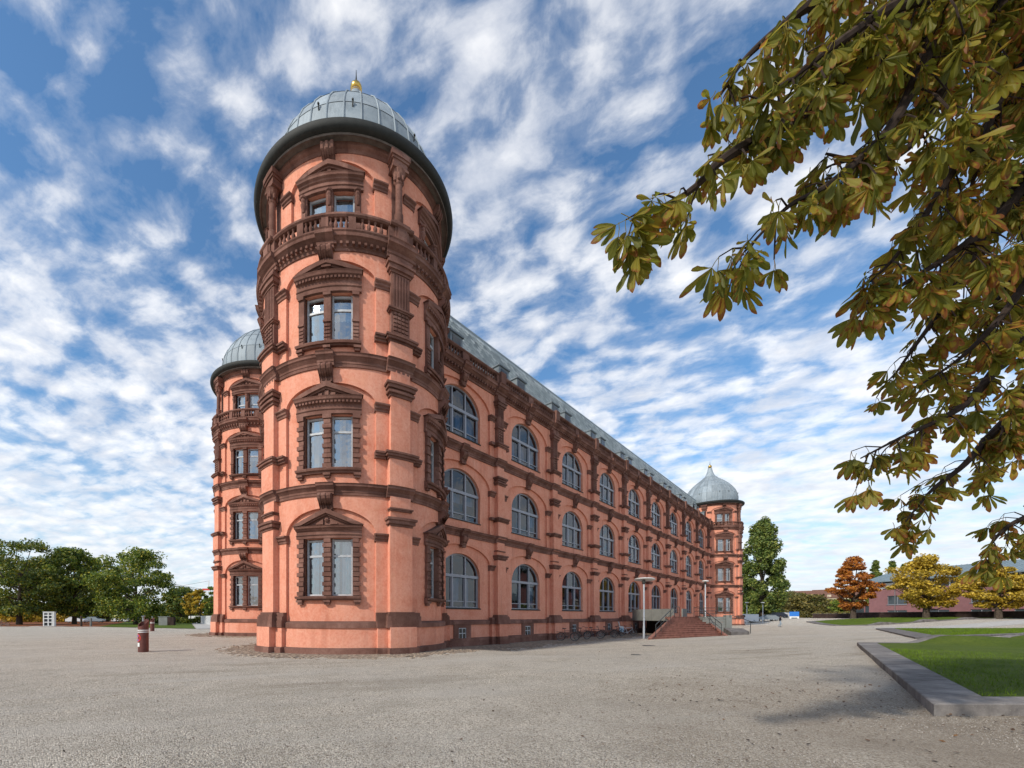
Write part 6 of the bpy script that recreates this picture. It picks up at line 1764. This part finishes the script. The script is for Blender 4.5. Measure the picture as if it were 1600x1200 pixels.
    for k, i in enumerate(order):
        p, s = leaves[i]; j = int(r.integers(0, 6))
        eul = (float(r.normal(0, .30)), float(r.normal(0, .30)), float(r.uniform(0, 6.28)))
        # the stalk's upper end sits on the twig
        if k < 300:
            o = link('leaf', tms[j], t); o.rotation_euler = eul; o.scale = (s, s, s)
            o.location = p - (Matrix.LocRotScale(None, o.rotation_euler, o.scale) @ Vector((0, .01, .10)))
        else:
            from mathutils import Euler
            Mx = np.array(Euler(eul).to_matrix()) * s; V = tm[j][0] @ Mx.T
            V = V + (np.array(p) - Mx @ np.array([0, .01, .10]))
            VV.append(V); FF += [tuple(q + off for q in f) for f in tm[j][1]]; RR.append(tm[j][2]); NN.append(tm[j][3]); off += len(V)
    if VV:
        stuff(link('foliage', attr_mesh('foliage', np.concatenate(VV), FF, np.concatenate(RR), np.concatenate(NN), 'chestnut_leaf'), t))
    # upper crown, above the picture: shades the ground
    n = 7000
    c = np.c_[r.uniform(-7, 3.5, n), r.uniform(-5, 3.5, n), r.uniform(6.0, 10.8, n)]
    e = ((c[:, 0] + 1.6) / 4.8) ** 2 + ((c[:, 1] + .8) / 3.9) ** 2 + ((c[:, 2] - 8.4) / 2.3) ** 2; c = c[(e < 1)]
    w = c + np.array([TR[0], TR[1], 0])
    yy = HY - FPX * (w[:, 2] - EYE) / np.maximum(w[:, 1], .01); c = c[(w[:, 1] < .5) | (yy < -120) | (w[:, 0] / np.maximum(w[:, 1], .01) > 1.6)]
    n = len(c); nm = r.normal(0, .6, (n, 3)) + np.array([0, 0, 1]); nm /= np.linalg.norm(nm, axis=1)[:, None]; a = np.cross(nm, r.normal(0, 1, (n, 3))); a /= np.linalg.norm(a, axis=1)[:, None]; b = np.cross(nm, a)
    s = .34 * r.uniform(.7, 1.3, n)[:, None]; a, b = a * s * .5, b * s * .4
    stuff(link('crown', quads_mesh('crown', np.stack([c - a, c + b, c + a, c - b], 1), 'leaf_olive'), t))
    print('chestnut leaves', len(leaves))


chestnut()


# ------------------------------------------------------------------ fallen leaves and loose stones on the gravel
def litter():
    r = np.random.default_rng(3)
    def scatter(n, cx, cy, sx, sy, s0, s1, m, name, label):
        x = cx + r.normal(0, 1, n) * sx; y = cy + r.normal(0, 1, n) * sy; k = y > 2.2; x, y = x[k], y[k]; n = len(x)
        z = ground_z(x, y) + r.uniform(.02, .035, n); c = np.c_[x, y, z]
        nm = np.c_[r.normal(0, .3, (n, 2)), np.ones(n)]; nm /= np.linalg.norm(nm, axis=1)[:, None]; a = np.cross(nm, r.normal(0, 1, (n, 3))); a /= np.linalg.norm(a, axis=1)[:, None]; b = np.cross(nm, a)
        s = r.uniform(s0, s1, n)[:, None]; a, b = a * s * .5, b * s * .33
        o = stuff(link(name, quads_mesh(name, np.stack([c - a, c + b, c + a, c - b], 1), m))); o['label'] = label
    scatter(1100, 8.5, 7.3, 3.4, 2.8, .02, .065, 'litter_leaf', 'fallen_leaves', 'brown fallen leaves scattered on the gravel by the kerb')
    scatter(500, 0, 9, 6, 5, .02, .05, 'litter_leaf', 'fallen_leaf_bits', 'small leaf scraps on the open gravel')
    scatter(90, 20, 13, 7, 4.5, .06, .13, 'litter_leaf', 'fallen_lawn_leaves', 'dry leaves lying on the near lawn')
    # pebbles near the camera
    n = 80000
    d = 3.2 + 9.5 * r.random(n) ** 1.5; lo, hi = -1.05, 1.55; k = r.uniform(lo, hi, n); x, y = k * d, d
    s = r.uniform(.004, .011, n); z = ground_z(x, y) + s * .35
    base = np.array([(1, 0, 0), (-.5, .8, 0), (-.5, -.8, 0), (0.1, 0, .8)]);
    an = r.uniform(0, 6.28, n); ca, sa = np.cos(an), np.sin(an)
    V = np.zeros((n, 4, 3))
    for q in range(4):
        bx, by, bz = base[q] * r.uniform(.7, 1.3, (n, 1)).T if False else (base[q][0] * r.uniform(.7, 1.3, n), base[q][1] * r.uniform(.7, 1.3, n), base[q][2] * r.uniform(.6, 1.3, n))
        V[:, q] = np.c_[x + s * (bx * ca - by * sa), y + s * (bx * sa + by * ca), z + s * bz]
    T = np.concatenate([V[:, [0, 1, 3]], V[:, [1, 2, 3]], V[:, [2, 0, 3]]], 0)
    o = stuff(link('gravel', quads_mesh('gravel', T, 'pebble', 3))); o['label'] = 'loose pale pebbles of the forecourt'


def m_pebble(k, b):
    r = k.new('ShaderNodeNewGeometry').outputs['Random Per Island']; n = k.noise(k.pos, 55, 2)
    k.put(b.inputs['Base Color'], k.ramp(k.math('ADD', k.math('MULTIPLY', r, .5), k.math('MULTIPLY', n, .5)), [(.2, (.13, .115, .10)), (.5, (.28, .25, .22)), (.85, (.52, .49, .45))])); b.inputs['Roughness'].default_value = .9
mat('pebble', m_pebble)
mat('litter_leaf', m_leaf([(.2, (.030, .018, .010)), (.5, (.085, .042, .016)), (.8, (.17, .085, .03)), (.95, (.30, .17, .05))], .1))
litter()
